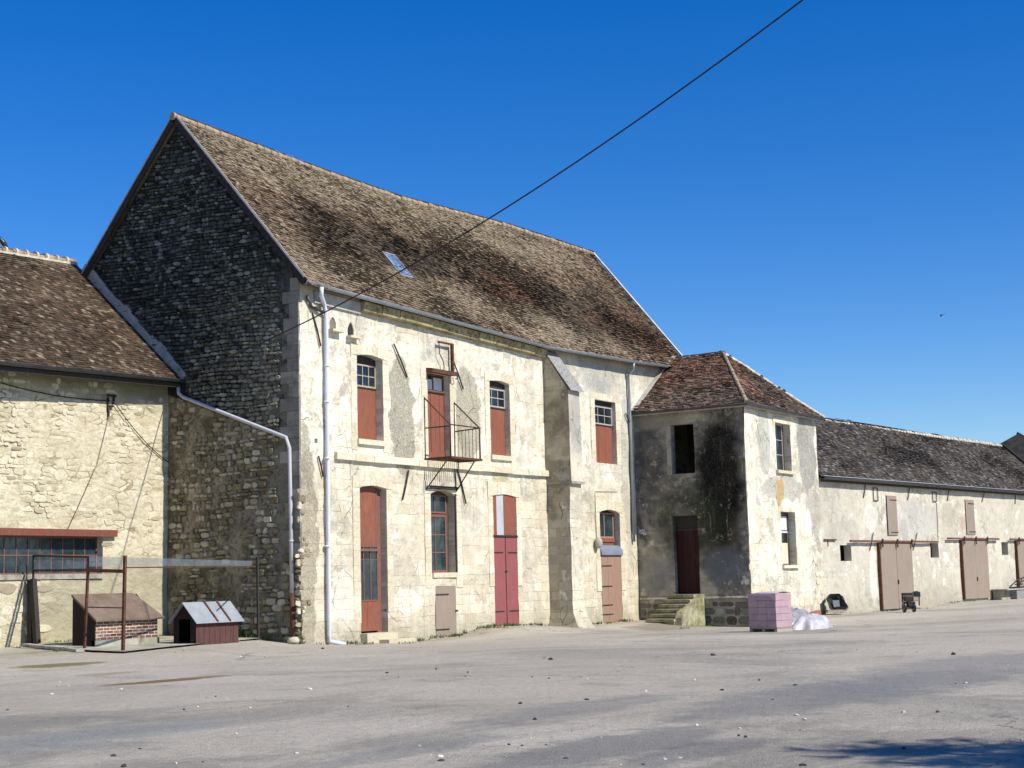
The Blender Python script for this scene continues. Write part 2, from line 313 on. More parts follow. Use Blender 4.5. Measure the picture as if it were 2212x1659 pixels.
def glass_mat(name, col=(.012, .018, .022), rough=.08):
    m = Mt(name); c = m.mix(m.mr(m.noise(2., 4, .6), .45, .7), col, tuple(x*2.2+.015 for x in col))
    m.bump(m.noise(2.5, 2), .01, .25)
    return m.out(c, m.mr(m.noise(5, 4), .4, .7, rough, rough+.2), 0, .6)

GREY = (.36, .34, .28)
F = FAC.px
def bl(fr, x, y, rx, ry, col, st=.8, nz=.5, k=72.): s, z = fr.px(x, y); return (s, z, rx, ry, col, st, nz)
MAT = {}
b7 = lambda x, y, *a: (BRN.P(BRN.px(*z7(x, y))[0], 0)[0], BRN.px(*z7(x, y))[1], *a)
MAT['facade'] = plaster('facade_plaster', 'x', blobs=[
    bl(FAC, 868, 905, .70, 2.0, (.27, .255, .185), .95, .33), bl(FAC, 1012, 895, .75, 1.7, (.31, .285, .20), .95, .35), bl(FAC, 990, 960, .6, .5, (.33, .30, .2), .7, .3),
    bl(FAC, 1292, 805, 1.6, 1.0, (.38, .375, .34), 1., .12), bl(FAC, 1355, 850, .7, 1.1, (.55, .53, .47), .6, .3), bl(FAC, 1420, 840, 1.3, .8, (.42, .42, .36), .7, .15),
    bl(FAC, 1356, 1020, .5, 3.4, (.40, .39, .34), .7, .4), bl(FAC, 1080, 1030, .5, .4, (.45, .40, .22), .8, .2), bl(FAC, 780, 700, .35, .8, (.50, .46, .38), .7, .2),
    bl(FAC, 820, 960, .7, .25, (.92, .88, .72), .9, .2), bl(FAC, 880, 1300, 1.0, .35, (.86, .82, .68), .7, .35), bl(FAC, 740, 1290, .6, .9, (.72, .72, .62), .7, .4),
    bl(FAC, 663, 1180, .45, 3.6, (.20, .17, .11), .75, .55), bl(FAC, 1145, 900, .4, 2.2, (.50, .46, .35), .5, .5)], grey=.45, crack=.7, stain=1., ashvis=.75, low=5.4, eave=10.3)
MAT['side'] = plaster('buttress_shade_plaster', 'y', base=((.17, .15, .095), (.30, .265, .185)), grey=.6, crack=.8, ashvis=.9, seed=3.)  # buttress plaster with shade put into its base colour, for the unlit sides
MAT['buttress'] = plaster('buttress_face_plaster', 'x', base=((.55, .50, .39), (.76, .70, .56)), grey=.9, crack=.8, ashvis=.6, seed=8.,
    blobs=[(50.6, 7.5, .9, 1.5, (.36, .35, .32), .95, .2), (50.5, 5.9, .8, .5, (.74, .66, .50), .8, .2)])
MAT['tower_shaded_side'] = plaster('tower_shaded_side_plaster', 'y', base=((.13, .125, .10), (.22, .21, .175)), spk=.85, soft=.38, grey=.2, crack=.7, ashvis=.55, seed=5., blobs=[  # base darkened to paint in the wall's shade; the blobs are stains
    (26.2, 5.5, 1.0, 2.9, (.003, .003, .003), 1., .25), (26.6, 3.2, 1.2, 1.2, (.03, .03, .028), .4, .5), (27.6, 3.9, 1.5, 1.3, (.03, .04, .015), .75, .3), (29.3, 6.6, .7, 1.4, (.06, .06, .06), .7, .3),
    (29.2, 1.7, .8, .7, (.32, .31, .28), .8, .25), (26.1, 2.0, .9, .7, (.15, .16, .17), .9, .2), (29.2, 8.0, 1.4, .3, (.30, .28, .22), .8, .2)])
MAT['tower_front'] = plaster('tower_front_plaster', 'x', seed=11., grey=.7, crack=.8, ashvis=.35, blobs=[
    bl(TWF, 1650, 950, .6, 1.7, (.42, .42, .37), .85, .3), bl(TWF, 1742, 965, 1.1, 1.9, (.27, .27, .245), 1., .33), bl(TWF, 1690, 1055, 2.2, .6, (.40, .39, .34), .9, .35),
    bl(TWF, 1760, 1110, .9, 1.4, (.34, .33, .29), .8, .5), bl(TWF, 1684, 1068, .42, .85, (.50, .30, .07), .9, .5), bl(TWF, 1700, 1095, .6, .35, (.90, .87, .74), .95, .12),
    bl(TWF, 1745, 1130, .35, .55, (.93, .90, .78), 1., .12), bl(TWF, 1650, 1290, .8, .6, (.62, .55, .40), .8, .3)])
MAT['barn'] = plaster('barn_plaster', 'x', base=((.56, .52, .41), (.68, .635, .52)), seed=17., grey=.15, crack=.25, ashvis=-1.5, stain=.9, blobs=[
    b7(430, 955, 1.5, .6, (.44, .42, .36), .6, .45), b7(950, 850, 2.8, .9, (.50, .49, .45), .7, .45), b7(1180, 830, 1.0, .6, (.36, .32, .22), .5, .45), b7(1275, 880, .35, .35, (.42, .22, .10), .5, .3),
    b7(320, 800, .9, 1.4, (.42, .40, .32), .6, .5), b7(640, 1250, .35, 1.6, (.84, .81, .72), .8, .3), b7(620, 840, .8, .6, (.80, .77, .68), .7, .4), b7(860, 930, .4, .5, (.38, .38, .36), .6, .3),
    b7(1110, 1410, 3.0, .62, (.44, .40, .31), .8, .15), b7(460, 1140, .7, 1.0, (.64, .60, .48), .5, .4)])
MAT['gable_stone'] = stone_mat('gable_stone', 'gable_stone'); MAT['gable_base'] = stone_mat('gable_bed', 'gable_base')
MAT['left_stone'] = stone_mat('left_stone', 'left'); MAT['left_base'] = stone_mat('left_bed', 'left_base')
MAT['corner_stone'] = stone_mat('corner_stone', 'corner'); MAT['tower_base'] = stone_mat('tower_base_stone', 'tbase'); MAT['quoin'] = stone_mat('quoin_stone', 'quoin'); MAT['ashlar'] = stone_mat('trim_stone', 'ashlar'); MAT['cornice'] = stone_mat('cornice_stone', 'cornice'); MAT['step'] = stone_mat('step_stone', 'step')
BR = [(0, (.15, .103, .066)), (.4, (.25, .172, .108)), (.8, (.34, .24, .153)), (1, (.46, .345, .23))]
MAT['roof_main'] = tile_mat('main_tiles', BR, dark=[(42.5, 13.2, 4.6, 1.0, .8), (50, 13.4, 6.5, .9, .7), (55, 12.3, 4.5, 1.0, .75), (59.5, 12.8, 3.2, 2.2, .55)],
    pale=[(40, 16.2, 8, 1.5, .9), (51, 16.0, 9, 1.2, .8), (41, 11.5, 8, .9, .6), (52, 11.2, 6, .7, .8)], red=[(50.5, 12.9, 2.2, .6, .8), (57, 11.8, 2.5, 1.0, .5), (60, 12.5, 1.5, 1.2, .6)])
MAT['roof_left'] = tile_mat('annex_tiles', [(0, (.045, .033, .023)), (.45, (.098, .063, .041)), (.9, (.150, .098, .064)), (1, (.36, .28, .20))], pale=[(33, 12.6, 4, .4, .5)], lich=.25)
MAT['roof_tower'] = tile_mat('tower_tiles', [(0, (.08, .055, .045)), (.5, (.17, .115, .09)), (1, (.34, .25, .20))], red=[(59.8, 10.5, 2.0, .7, .55), (59, 9.3, 1.0, .5, .5)], lich=.3)
MAT['roof_barn'] = tile_mat('barn_tiles', [(0, (.045, .043, .044)), (.55, (.080, .075, .074)), (.9, (.135, .125, .12)), (1, (.30, .28, .26))], lich=.3)
MAT['roof_far'] = tile_mat('slate', [(0, (.012, .014, .018)), (1, (.05, .055, .062))], lich=.1)
MAT['mortar'] = paint('ridge_mortar', (.56, .50, .40), .3, .95, 4, False)
MAT['ridge'] = paint('ridge_tile', (.34, .27, .19), .4, .95, 5, False)
MAT['zinc'] = paint('zinc', (.30, .33, .36), .2, .5, 2, False, .35, .5)
MAT['zinc_dark'] = paint('dark_gutter', (.055, .06, .065), .3, .45, 2, False, .3, .5)
MAT['pvc'] = paint('white_downpipe', (.62, .65, .72), .08, .45, 2, True, 0, .4, .2)
MAT['rust'] = paint('rusty_iron', (.10, .042, .025), .5, .85, 9, False)
MAT['iron'] = paint('dark_iron', (.035, .026, .022), .5, .75, 9, False)
MAT['wood_red'] = paint('red_brown_boards', (.235, .082, .047), .22, .75, 5, True)
MAT['wood_dkred'] = paint('dark_red_door', (.03, .005, .004), .3, .7, 5, True)
MAT['wood_rose'] = paint('rose_doors', (.27, .083, .082), .10, .6, 2, True, dirt=.25)
MAT['wood_tan'] = paint('taupe_boards', (.29, .23, .175), .08, .7, 2, True, dirt=.2)
MAT['wood_brown'] = paint('brown_door', (.31, .20, .145), .10, .7, 2, True, dirt=.2)
MAT['frame'] = paint('pale_frame_wood', (.42, .34, .27), .3, .7, 8, True)
MAT['frame_red'] = paint('red_frame_wood', (.20, .09, .07), .25, .7, 8, True)
MAT['frame_white'] = paint('white_frame_wood', (.42, .39, .35), .15, .6, 8, True)
MAT['old_wood'] = paint('weathered_black_wood', (.045, .04, .033), .5, .9, 9, True)
MAT['board'] = paint('grey_board', (.38, .37, .33), .3, .9, 4, False)
MAT['curtain'] = paint('pale_blind', (.62, .60, .42), .08, .9, 2, False)
MAT['curtain_w'] = paint('white_curtain', (.62, .63, .66), .12, .9, 4, True)
MAT['panel_grey'] = paint('grey_sheet', (.46, .46, .48), .12, .5, 3, True)
MAT['hood'] = paint('zinc_hood', (.22, .26, .32), .12, .5, 2, False, .2, .5)
MAT['glass'] = glass_mat('window_glass', (.008, .012, .018), .05); MAT['glass_b'] = glass_mat('teal_glass', (.018, .032, .036), .12)
MAT['slate'] = paint('slate_cap', (.27, .26, .24), .5, .9, 14, False)
MAT['flash'] = paint('mortar_flashing', (.40, .39, .345), .2, .9, 3, False)
MAT['pink'] = None

# ------------------------------------------------------------------ walls
def jit(p, fr, amt=.018):
    v = Vector((float(p[0])*.9, float(p[1])*.9, float(p[2])*.9)); w = Vector((float(p[0])*6, float(p[1])*6, float(p[2])*6))
    return p+fr.i*(mnoise.noise(v)*amt*1.6+mnoise.noise(w)*amt*.4)
def wall(fr, s0, s1, z0, tops, ops, step=.45, amt=.018):
    """tops: [(s,z)...] top edge; ops: dict(s0,s1,z0,z1,rise,depth)"""
    mb = MB(); ss = {round(s0, 4), round(s1, 4)}; zs = {round(z0, 4)}
    top = lambda s: float(np.interp(s, [t[0] for t in tops], [t[1] for t in tops])); zt = min(t[1] for t in tops)-.02
    zs.add(round(zt, 4))
    for t in tops:
        if s0 < t[0] < s1: ss.add(round(t[0], 4))
    for o in ops: ss |= {round(o['s0'], 4), round(o['s1'], 4)}; zs |= {round(o['z0'], 4), round(o['z1'], 4)}
    def sub(a):
        a = sorted(a); r = []
        for p, q in zip(a, a[1:]):
            n = max(1, math.ceil((q-p)/step)); r += [p+(q-p)*k/n for k in range(n)]
        return r+[a[-1]]
    S = sub(ss); Zc = sub(zs); grid = {}
    def gv(i, j):
        if (i, j) not in grid:
            z = Zc[j] if j < len(Zc) else top(S[i])
            grid[i, j] = mb.vert(jit(fr.P(S[i], z), fr, amt))
        return grid[i, j]
    for i in range(len(S)-1):
        for j in range(len(Zc)):
            sm, zm = (S[i]+S[i+1])/2, (Zc[j]+Zc[j+1])/2 if j+1 < len(Zc) else 1e3
            if any(o['s0'] < sm < o['s1'] and o['z0'] < zm < o['z1'] for o in ops): continue
            mb.face((gv(i, j), gv(i+1, j), gv(i+1, j+1), gv(i, j+1)))
    for o in ops:
        a, b, c, d, D, rise = o['s0'], o['s1'], o['z0'], o['z1'], o['depth'], o.get('rise', 0)
        Nn = 10; arc = [(a+(b-a)*k/Nn, d-rise+rise*(1-(2*k/Nn-1)**2)) for k in range(Nn+1)]
        ring = [(a, c)]+[(a, c+(d-rise-c)*k/4) for k in range(1, 4)]+arc+[(b, c+(d-rise-c)*k/4) for k in (3, 2, 1)]+[(b, c)]
        fr_ids = [mb.vert(jit(fr.P(s, z), fr, amt)) for s, z in ring]; bk = [mb.vert(fr.P(s, z, D)) for s, z in ring]
        n = len(ring)
        for k in range(n): mb.face((fr_ids[k], fr_ids[(k+1) % n], bk[(k+1) % n], bk[k]))
        if rise > 0:
            for k in range(Nn):
                (p, q), (r, t) = arc[k], arc[k+1]
                mb.poly([jit(fr.P(p, q), fr, amt), jit(fr.P(r, t), fr, amt), jit(fr.P(r, d+.001), fr, amt), jit(fr.P(p, d+.001), fr, amt)])
    return mb
def OP(fr, lt, lb, rt, rb, rise=0., depth=.32):
    a, b, c, d = fr.px(*lt), fr.px(*lb), fr.px(*rt), fr.px(*rb)
    return dict(s0=(a[0]+b[0])/2, s1=(c[0]+d[0])/2, z0=(b[1]+d[1])/2, z1=(a[1]+c[1])/2+rise*.5, rise=rise, depth=depth)

def casement(bld, fr, o, zlo, zhi, cols, rows, d, frame='frame', glass='glass', fw=.05, bar_=.025, name='window', s0=None, s1=None, mull=None):
    """glazed frame between zlo and zhi: frame mesh > panes"""
    a, b = s0 or o['s0'], s1 or o['s1']; m = MB()
    m.box(fr, a, b, zlo, zlo+fw, d-.03, d+.03); m.box(fr, a, b, zhi-fw, zhi, d-.03, d+.03)
    m.box(fr, a, a+fw, zlo+fw, zhi-fw, d-.03, d+.03); m.box(fr, b-fw, b, zlo+fw, zhi-fw, d-.03, d+.03)
    ia, ib, ja, jb = a+fw, b-fw, zlo+fw, zhi-fw; hb = bar_/2
    for k in range(1, cols): s = ia+(ib-ia)*k/cols; m.box(fr, s-hb, s+hb, ja, jb, d-.02, d+.02)
    for k in range(1, rows):
        z = ja+(jb-ja)*k/rows
        for c in range(cols):
            p0 = ia+(ib-ia)*c/cols+(hb if c else 0); p1 = ia+(ib-ia)*(c+1)/cols-(hb if c < cols-1 else 0)
            m.box(fr, p0, p1, z-hb, z+hb, d-.02, d+.02)
    w = obj(name, m, MAT[frame], bld)
    for c in range(cols):
        for r in range(rows):
            g = MB(); t = random.uniform(-.006, .006); t2 = random.uniform(-.006, .006)
            p0, p1 = ia+(ib-ia)*c/cols, ia+(ib-ia)*(c+1)/cols; q0, q1 = ja+(jb-ja)*r/rows, ja+(jb-ja)*(r+1)/rows
            g.hexa([fr.P(p0, q0, d-.003+t), fr.P(p1, q0, d-.003-t), fr.P(p1, q1, d-.003+t2), fr.P(p0, q1, d-.003), fr.P(p0, q0, d+.006+t), fr.P(p1, q0, d+.006-t), fr.P(p1, q1, d+.006+t2), fr.P(p0, q1, d+.006)])
            obj('pane', g, MAT[glass], w)
    return w
def boards(fr, a, b, c, d, dep, n, th=.03, gap=.005, mb=None):
    gap = gap+.002
    m = mb or MB(); w = (b-a)/n
    for k in range(n):
        t = random.uniform(-.006, .006); m.box(fr, a+w*k+gap/2, a+w*(k+1)-gap/2, c+random.uniform(-.004, .004), d, dep+t, dep+th+t)
    m.box(fr, a+.01, b-.01, c+.02, d-.01, dep+th+.004, dep+th+.015)
    return m
def sill(bld, fr, o, h=.12, out=.07, ext=.06, mat='ashlar', d=.25, name='window_sill'):
    m = MB(); m.box(fr, o['s0']-ext, o['s1']+ext, o['z0']-h, o['z0']+.004, -out, d, (random.random(), .5, .5)); return obj(name, m, MAT[mat], bld)
def surround(bld, fr, o, w=.24, out=.018, lo=None, top=.28, left=True, right=True, mat='ashlar'):
    """stone blocks framing an opening, one mesh"""
    m = MB(); z = lo if lo is not None else o['z0']; k = 0
    while z < o['z1']-o['rise']-.02:
        h = min(random.uniform(.32, .55), o['z1']-o['rise']-z)
        for sd, on in ((0, left), (1, right)):
            if not on: continue
            ww = w+(.0 if k % 2 else .0)+random.uniform(-.01, .01); c = (random.random(), random.random(), .5); oo = out+random.uniform(-.004, .004)
            if sd == 0: m.box(fr, o['s0']-ww, o['s0']+.004, z+.003, z+h-.003, -oo, .05, c)
            else: m.box(fr, o['s1']-.004, o['s1']+ww, z+.003, z+h-.003, -oo, .05, c)
        z += h; k += 1
    a, b, r, zt = o['s0'], o['s1'], o['rise'], o['z1']; n = 5
    arc = lambda s: zt-r+r*(1-(2*min(1, max(0, (s-a)/(b-a)))-1)**2)
    e = [a-w]+[a+(b-a)*k/n for k in range(1, n)]+[b+w]
    for s, t in zip(e, e[1:]):
        c = (random.random(), random.random(), .5); oo = out+random.uniform(-.004, .004); s2, t2 = s+.003, t-.003
        pts = lambda d: [fr.P(s2, arc(s2)-.003, d), fr.P(t2, arc(t2)-.003, d), fr.P(t2, zt+top, d), fr.P(s2, zt+top, d)]
        m.hexa(pts(-oo)+pts(.05), c)
    return obj('window_surround', m, MAT[mat], bld)

def stones(fr, inside, s0, s1, z0, z1, rh, ln, prot, mb=None, rnd=.25, skip=.05, nv=10, tilt=0., sq=4.5, inset=.84):
    """rough stones laid in courses, each a bevelled irregular lump"""
    m = mb or MB(); z = z0
    while z < z1:
        h = random.uniform(*rh); s = s0-random.random()*.3
        while s < s1:
            l = random.uniform(*ln)*(.6 if random.random() < .3 else 1); cs, cz = s+l/2, z+h/2+tilt*(s-s0)+.03*math.sin(s*1.7+z); s += l
            if random.random() < skip or not inside(cs, cz): continue
            hv = random.uniform(.7, 1.12); a, b = l/2*.93, h/2*.9*hv; cz += random.uniform(-.012, .012); pr = random.uniform(*prot); ring0, ring1, ring2 = [], [], []
            for k in range(nv):
                t = 2*math.pi*(k+.5)/nv; ct, st = math.cos(t), math.sin(t); q = (abs(ct)**sq+abs(st)**sq)**(-1/sq)
                q *= 1+random.uniform(-rnd, rnd)*.75
                ring0.append(fr.P(cs+a*ct*q, cz+b*st*q, .02)); ring1.append(fr.P(cs+a*ct*q*.97, cz+b*st*q*.97, -pr*.6)); ring2.append(fr.P(cs+a*ct*q*inset, cz+b*st*q*inset, -pr*random.uniform(.7, 1.15)))
            c = (random.random(), random.random(), random.random()); R = [[m.vert(p) for p in rg] for rg in (ring0, ring1, ring2)]
            for A, B in ((R[0], R[1]), (R[1], R[2])):
                for k in range(nv): m.face((A[k], A[(k+1) % nv], B[(k+1) % nv], B[k]), c)
            m.face(R[2], c)
        z += h
    return m

def tiles(mb, E, Rg, s0, s1, inside, slope_len, w=.19, exp=.13, lift=(.018, .045), N=None, wild=1.):
    nr = int(slope_len/exp)
    for r in range(nr+1):
        t0, t1 = r/nr, min(1.02, (r+1.15)/nr); s = s0-(w/2 if r % 2 else 0)-random.random()*.04
        while s < s1:
            ww = w*random.uniform(.82, 1.12); a, b = max(s, s0), min(s+ww-.006, s1); s += ww
            if b-a < .04 or not inside((a+b)/2, (t0+t1)/2): continue
            tt0 = t0+(random.uniform(-.22, .22)*wild+1.2*mnoise.noise(Vector(tuple(E(a)*.35+Rg(a)*.0+V(0, 0, t0*3)))))/nr; P = [E(a)*(1-tt0)+Rg(a)*tt0, E(b)*(1-tt0)+Rg(b)*tt0, E(b)*(1-t1)+Rg(b)*t1, E(a)*(1-t1)+Rg(a)*t1]
            wv = mnoise.noise(Vector(tuple(P[0]*.9)))*.014*wild+mnoise.noise(Vector(tuple(P[0]*3.1)))*.012*wild; l0, l1 = max(.004, random.uniform(*lift)*wild+wv), max(.004, random.uniform(*lift)*wild+wv)
            if random.random() < .07: l0 += .03*wild
            q = [P[0]+N*(l0+.012), P[1]+N*(l1+.012), P[2]+N*.008, P[3]+N*.008, P[0]+N*-.005, P[1]+N*-.005]
            i = [mb.vert(p) for p in q]; c = (random.random(), random.random(), random.random())
            mb.face((i[0], i[1], i[2], i[3]), c); mb.face((i[4], i[5], i[1], i[0]), c); mb.face((i[4], i[0], i[3]), c); mb.face((i[1], i[5], i[2]), c)
def ridge(mb, p0, p1, r=.13, seg=.38, drop=.02, c=(.5, .5, .5), sagf=None):
    p0, p1 = V(*p0), V(*p1); L = np.linalg.norm(p1-p0); n = max(1, int(L/seg)); t = (p1-p0)/L
    for k in range(n):
        a, b = p0+(p1-p0)*k/n, p0+(p1-p0)*(k+1)/n; j = V(0, 0, random.uniform(-.015, .015)-drop)
        if sagf: a = a+V(0, 0, sagf(k/n)); b = b+V(0, 0, sagf((k+1)/n))
        cc = (random.random(), random.random(), random.random()); rr = r*random.uniform(.9, 1.1)
        mb.tube([a+j, b+j+t*.02], [rr, rr*.86], 10, True, cc)
def gutter(bld, path, side, r=.075, mat='zinc', name='gutter'):
    n = 8; o = [(r*math.cos(math.pi+math.pi*k/n), r*math.sin(math.pi+math.pi*k/n)) for k in range(n+1)]; i = [(x*.88, y*.88) for x, y in o[::-1]]
    m = MB(); m.sweep(path, o+i, side); m.tube([V(*p)+V(*side)*r for p in path], .012, 6); return obj(name, m, MAT[mat], bld)
def downpipe(bld, path, r=.055, mat='pvc', collars=(), name='downpipe'):
    m = MB(); m.tube(path, r, 12); o = obj(name, m, MAT[mat], bld)
    for p in collars:
        c = MB(); c.tube([V(*p)-V(0, 0, .03), V(*p)+V(0, 0, .03)], r*1.25, 12); obj('collar', c, MAT[mat], o)
    return o
def strap(mb, fr, a, b, r=.018, d=-.05): mb.tube([fr.P(*a, d), fr.P(*[(a[k]+b[k])/2+.01 for k in (0, 1)], d-.012), fr.P(*b, d)], r, 6)

# ================================================================== MAIN FARM BUILDING
RY, PITCH = 34.96, 1.16
EV = [FAC.px(x, y, -.38) for x, y in ((654, 610), (931, 684), (1184, 752), (1359, 782), (1440, 793))]; EV.append((62.2, EV[-1][1]+.1))
EV[0] = (35.55, EV[0][1])
ze = lambda s: float(np.interp(s, [e[0] for e in EV], [e[1] for e in EV]))
zr = lambda s: float(np.interp(s, [35.5, 38, 43, 47.7, 52, 55.6, 63], [16.74, 16.66, 16.5, 16.44, 16.62, 16.76, 16.78]))
main = thing('stone_farm_building', 'tall old plastered stone building with a steep brown tiled roof and iron balcony', 'building', (48, 30, 0))
w1 = OP(FAC, (766, 764), (775.3, 947.5), (823.7, 774.5), (830, 954.5), .10, .33)
w2 = OP(FAC, (919.6, 800), (927, 994.6), (970, 812), (975, 998), 0, .29)
w3 = OP(FAC, (1054.3, 821), (1062, 984), (1098, 828), (1104.4, 985.4), .08, .25)
w4 = OP(FAC, (1283.6, 864), (1287.4, 999), (1329.6, 868), (1331.8, 1003.9), 0, .24)
d1 = OP(FAC, (775.9, 1050), (780, 1367), (831.6, 1054), (840.9, 1367), .10, .3)
lw2 = OP(FAC, (926.7, 1066), (934.3, 1238), (982.1, 1062), (986.3, 1236.3), .16, .32)
hatch = OP(FAC, (940, 1267), (941, 1375), (983, 1264), (986, 1372), 0, .12)
d3u = OP(FAC, (1062.8, 1069), (1066, 1157), (1113, 1072), (1117, 1157), .10, .12)
d3 = dict(d3u); d3.update(z0=FAC.px(1095, 1351)[1]); d3u['z0'] = FAC.px(1090, 1158)[1]
lw4 = OP(FAC, (1293.8, 1103), (1302, 1346), (1337.5, 1106), (1345.4, 1345.6), .14, .3)
n1 = OP(FAC, (713, 690), (713, 711), (727, 693), (727, 714), .18, .14); n2 = OP(FAC, (751.5, 702), (752, 725), (763.5, 705), (764.5, 728), .2, .3)
ops = [w1, w2, w3, w4, d1, lw2, hatch, d3, lw4, n1, n2]
hole = [dict(s0=s-.07, s1=s+.07, z0=z-.07, z1=z+.07, rise=0, depth=.3) for s, z in [F(*z3(212, 1297))]]
fw_ = wall(FAC, XG, 62.0, -1.2, [(s, z+.42) for s, z in EV], ops+hole, .4, .03)
stones(FAC, lambda s, z: mnoise.noise(Vector((s*2, z*1.3, 1))) > -.1+(s-XG)*1.1, XG+.02, XG+.7, -.1, 4.6, (.12, .26), (.16, .34), (.01, .05), fw_, .3, .1)
obj2('facade_wall', fw_, 'facade', 'corner_stone', main)

# gable wall facing left, rubble stones over a dark bed
g = MB(); zv = lambda y: zr(35.7)-.12-abs(y-RY)*PITCH
for y0 in np.arange(30, 40, .5):
    zz = [-1.2]+[k for k in np.arange(0, 17, .5) if k < min(zv(y0), zv(y0+.5))-.3]
    for a, b in zip(zz, zz[1:]): g.poly([jit(GAB.P(y0, a), GAB), jit(GAB.P(y0+.5, a), GAB), jit(GAB.P(y0+.5, b), GAB), jit(GAB.P(y0, b), GAB)])
    ym = y0+.5 if y0 < RY else y0
    g.poly([jit(GAB.P(y0, zz[-1]), GAB), jit(GAB.P(y0+.5, zz[-1]), GAB), GAB.P(y0+.5, zv(y0+.5))]+([GAB.P(RY, zv(RY))] if y0 < RY < y0+.5 else [])+[GAB.P(y0, zv(y0))])
pipez = lambda y: 6.0+(y-30.31)*.356
lroof = lambda y: 8.19+.891*(y-34.74)
ins = lambda s, z: 30.75 < s and z < zv(s)-.15 and z > pipez(s)+.08 and not (s > 34.6 and z < lroof(s)+.1)
stones(GAB, ins, 30.5, 40, 5.6, 16.6, (.075, .16), (.10, .36), (.03, .10), g, .16, .08, 8, .02, 6.5, .9)
stones(GAB, lambda s, z: 30.0 < s < 35.3 and -.2 < z < 2.7 and s < 30.75, 30.02, 30.75, -.1, 2.7, (.14, .3), (.2, .45), (.03, .09), g, .3, .05)
ins2 = lambda s, z: 30.9 < s < 35.25 and z < pipez(s)-.1 and mnoise.noise(Vector((s*.9, z*.7, 3))) > -.18
stones(GAB, ins2, 30.9, 35.3, .3, 7.6, (.08, .24), (.12, .44), (.03, .10), g, .26, .14, 9, -.01, 5.5, .86)
obj2('gable_wall', g, 'gable_base', 'gable_stone', main)
q = MB(); z = 2.6; k = 0   # quoins on the gable side of the corner
while z < 10.6:
    h = random.uniform(.34, .5); l = (.66 if k % 2 else .36)+random.uniform(-.1, .1); c = (random.uniform(0, .6), .5, .5)
    q.hexa([V(XG-.035, 29.99, z+.006), V(XG-.035, 30+l, z+.006), V(XG-.035, 30+l, z+h-.006), V(XG-.035, 29.99, z+h-.006), V(XG+.05, 29.99, z+.006), V(XG+.05, 30+l, z+.006), V(XG+.05, 30+l, z+h-.006), V(XG+.05, 29.99, z+h-.006)], c); z += h; k += 1
obj('quoins', q, MAT['quoin'], main)
# hidden back and far gable
b = MB(); b.poly([V(XG, 40, -1), V(62, 40, -1), V(62, 40, 10.9), V(XG, 40, 10.9)]); b.poly([V(62, 30, -1), V(62, 40, -1), V(62, 40, 10.9), V(62, RY, zr(62)-.15), V(62, 30, 10.9)])
obj('rear_wall', b, MAT['left_base'], main)

# roof
E0 = lambda s: V(s, 29.60, ze(s)+.04); R0 = lambda s: V(s, RY, zr(s)); E1 = lambda s: V(s, 40.3, ze(s)+.04)
r = MB(); Nn = np.array([0, -.757, .653]); Nb = np.array([0, .757, .653])
xs = [35.6]+list(np.arange(36.5, 61.6, 1.0))+[61.9]
endf = lambda t: 61.85+1.0*t
for a, b_ in zip(xs, xs[1:]):
    for Ex, N_ in ((E0, Nn), (E1, Nb)):
        for t0 in (0, .25, .5, .75):
            fx = lambda s, t: s if s < 61.8 else endf(t)
            pt = lambda s, t: Ex(fx(s, t))*(1-t)+R0(fx(s, t))*t
            P4 = [pt(a, t0), pt(b_, t0), pt(b_, t0+.25), pt(a, t0+.25)]
            r.poly([p-N_*.02 for p in P4], (.3, .3, .3)); r.poly([p-N_*.11 for p in P4], (.1, .1, .1))
tiles(r, E0, R0, 35.58, 63.0, lambda s, t: s < endf(t) and not (t < .30 and s > 58.4+2.6*t/.3 and False), 8.0, .17, .125, (.006, .038), Nn, 1.35)
tiles(r, E1, R0, 35.58, 62.9, lambda s, t: s < endf(t), 8.0, .34, .25, (.018, .05), Nb)
roof = obj('roof', r, MAT['roof_main'], main)
r = MB(); ridge(r, (35.45, RY, zr(35.5)+.03), (62.85, RY, zr(35.5)+.03), .12, .36, .02, sagf=lambda t: zr(35.5+27.4*t)-zr(35.5))
obj('ridge_tiles', r, MAT['ridge'], main)
r = MB(); 
for sd, Ex in ((1, E0), (1, E1)):
    r = MB(); a, b_ = Ex(35.6), R0(35.6); r.bar(a+V(-.04, 0, -.02), b_+V(-.04, 0, -.02), .05, .24, (0, 0, 1)); obj('verge_board', r, MAT['iron'], main)
    r = MB(); r.bar(a+V(-.03, 0, .125), b_+V(-.03, 0, .125), .11, .04); obj('verge_capping', r, MAT['flash'], main)
r = MB(); a, b_ = E0(61.9), R0(62.9); r.bar(a+V(.03, 0, .09), b_+V(.03, 0, .09), .10, .07); obj('verge_capping', r, MAT['mortar'], main)
r = MB(); a, b_ = GAB.P(39.3, 11.85, -.05), GAB.P(37.7, 13.65, -.05); r.bar(a, b_, .07, .22, (0, 0, 1)); obj('mortar_fillet', r, MAT['flash'], main)
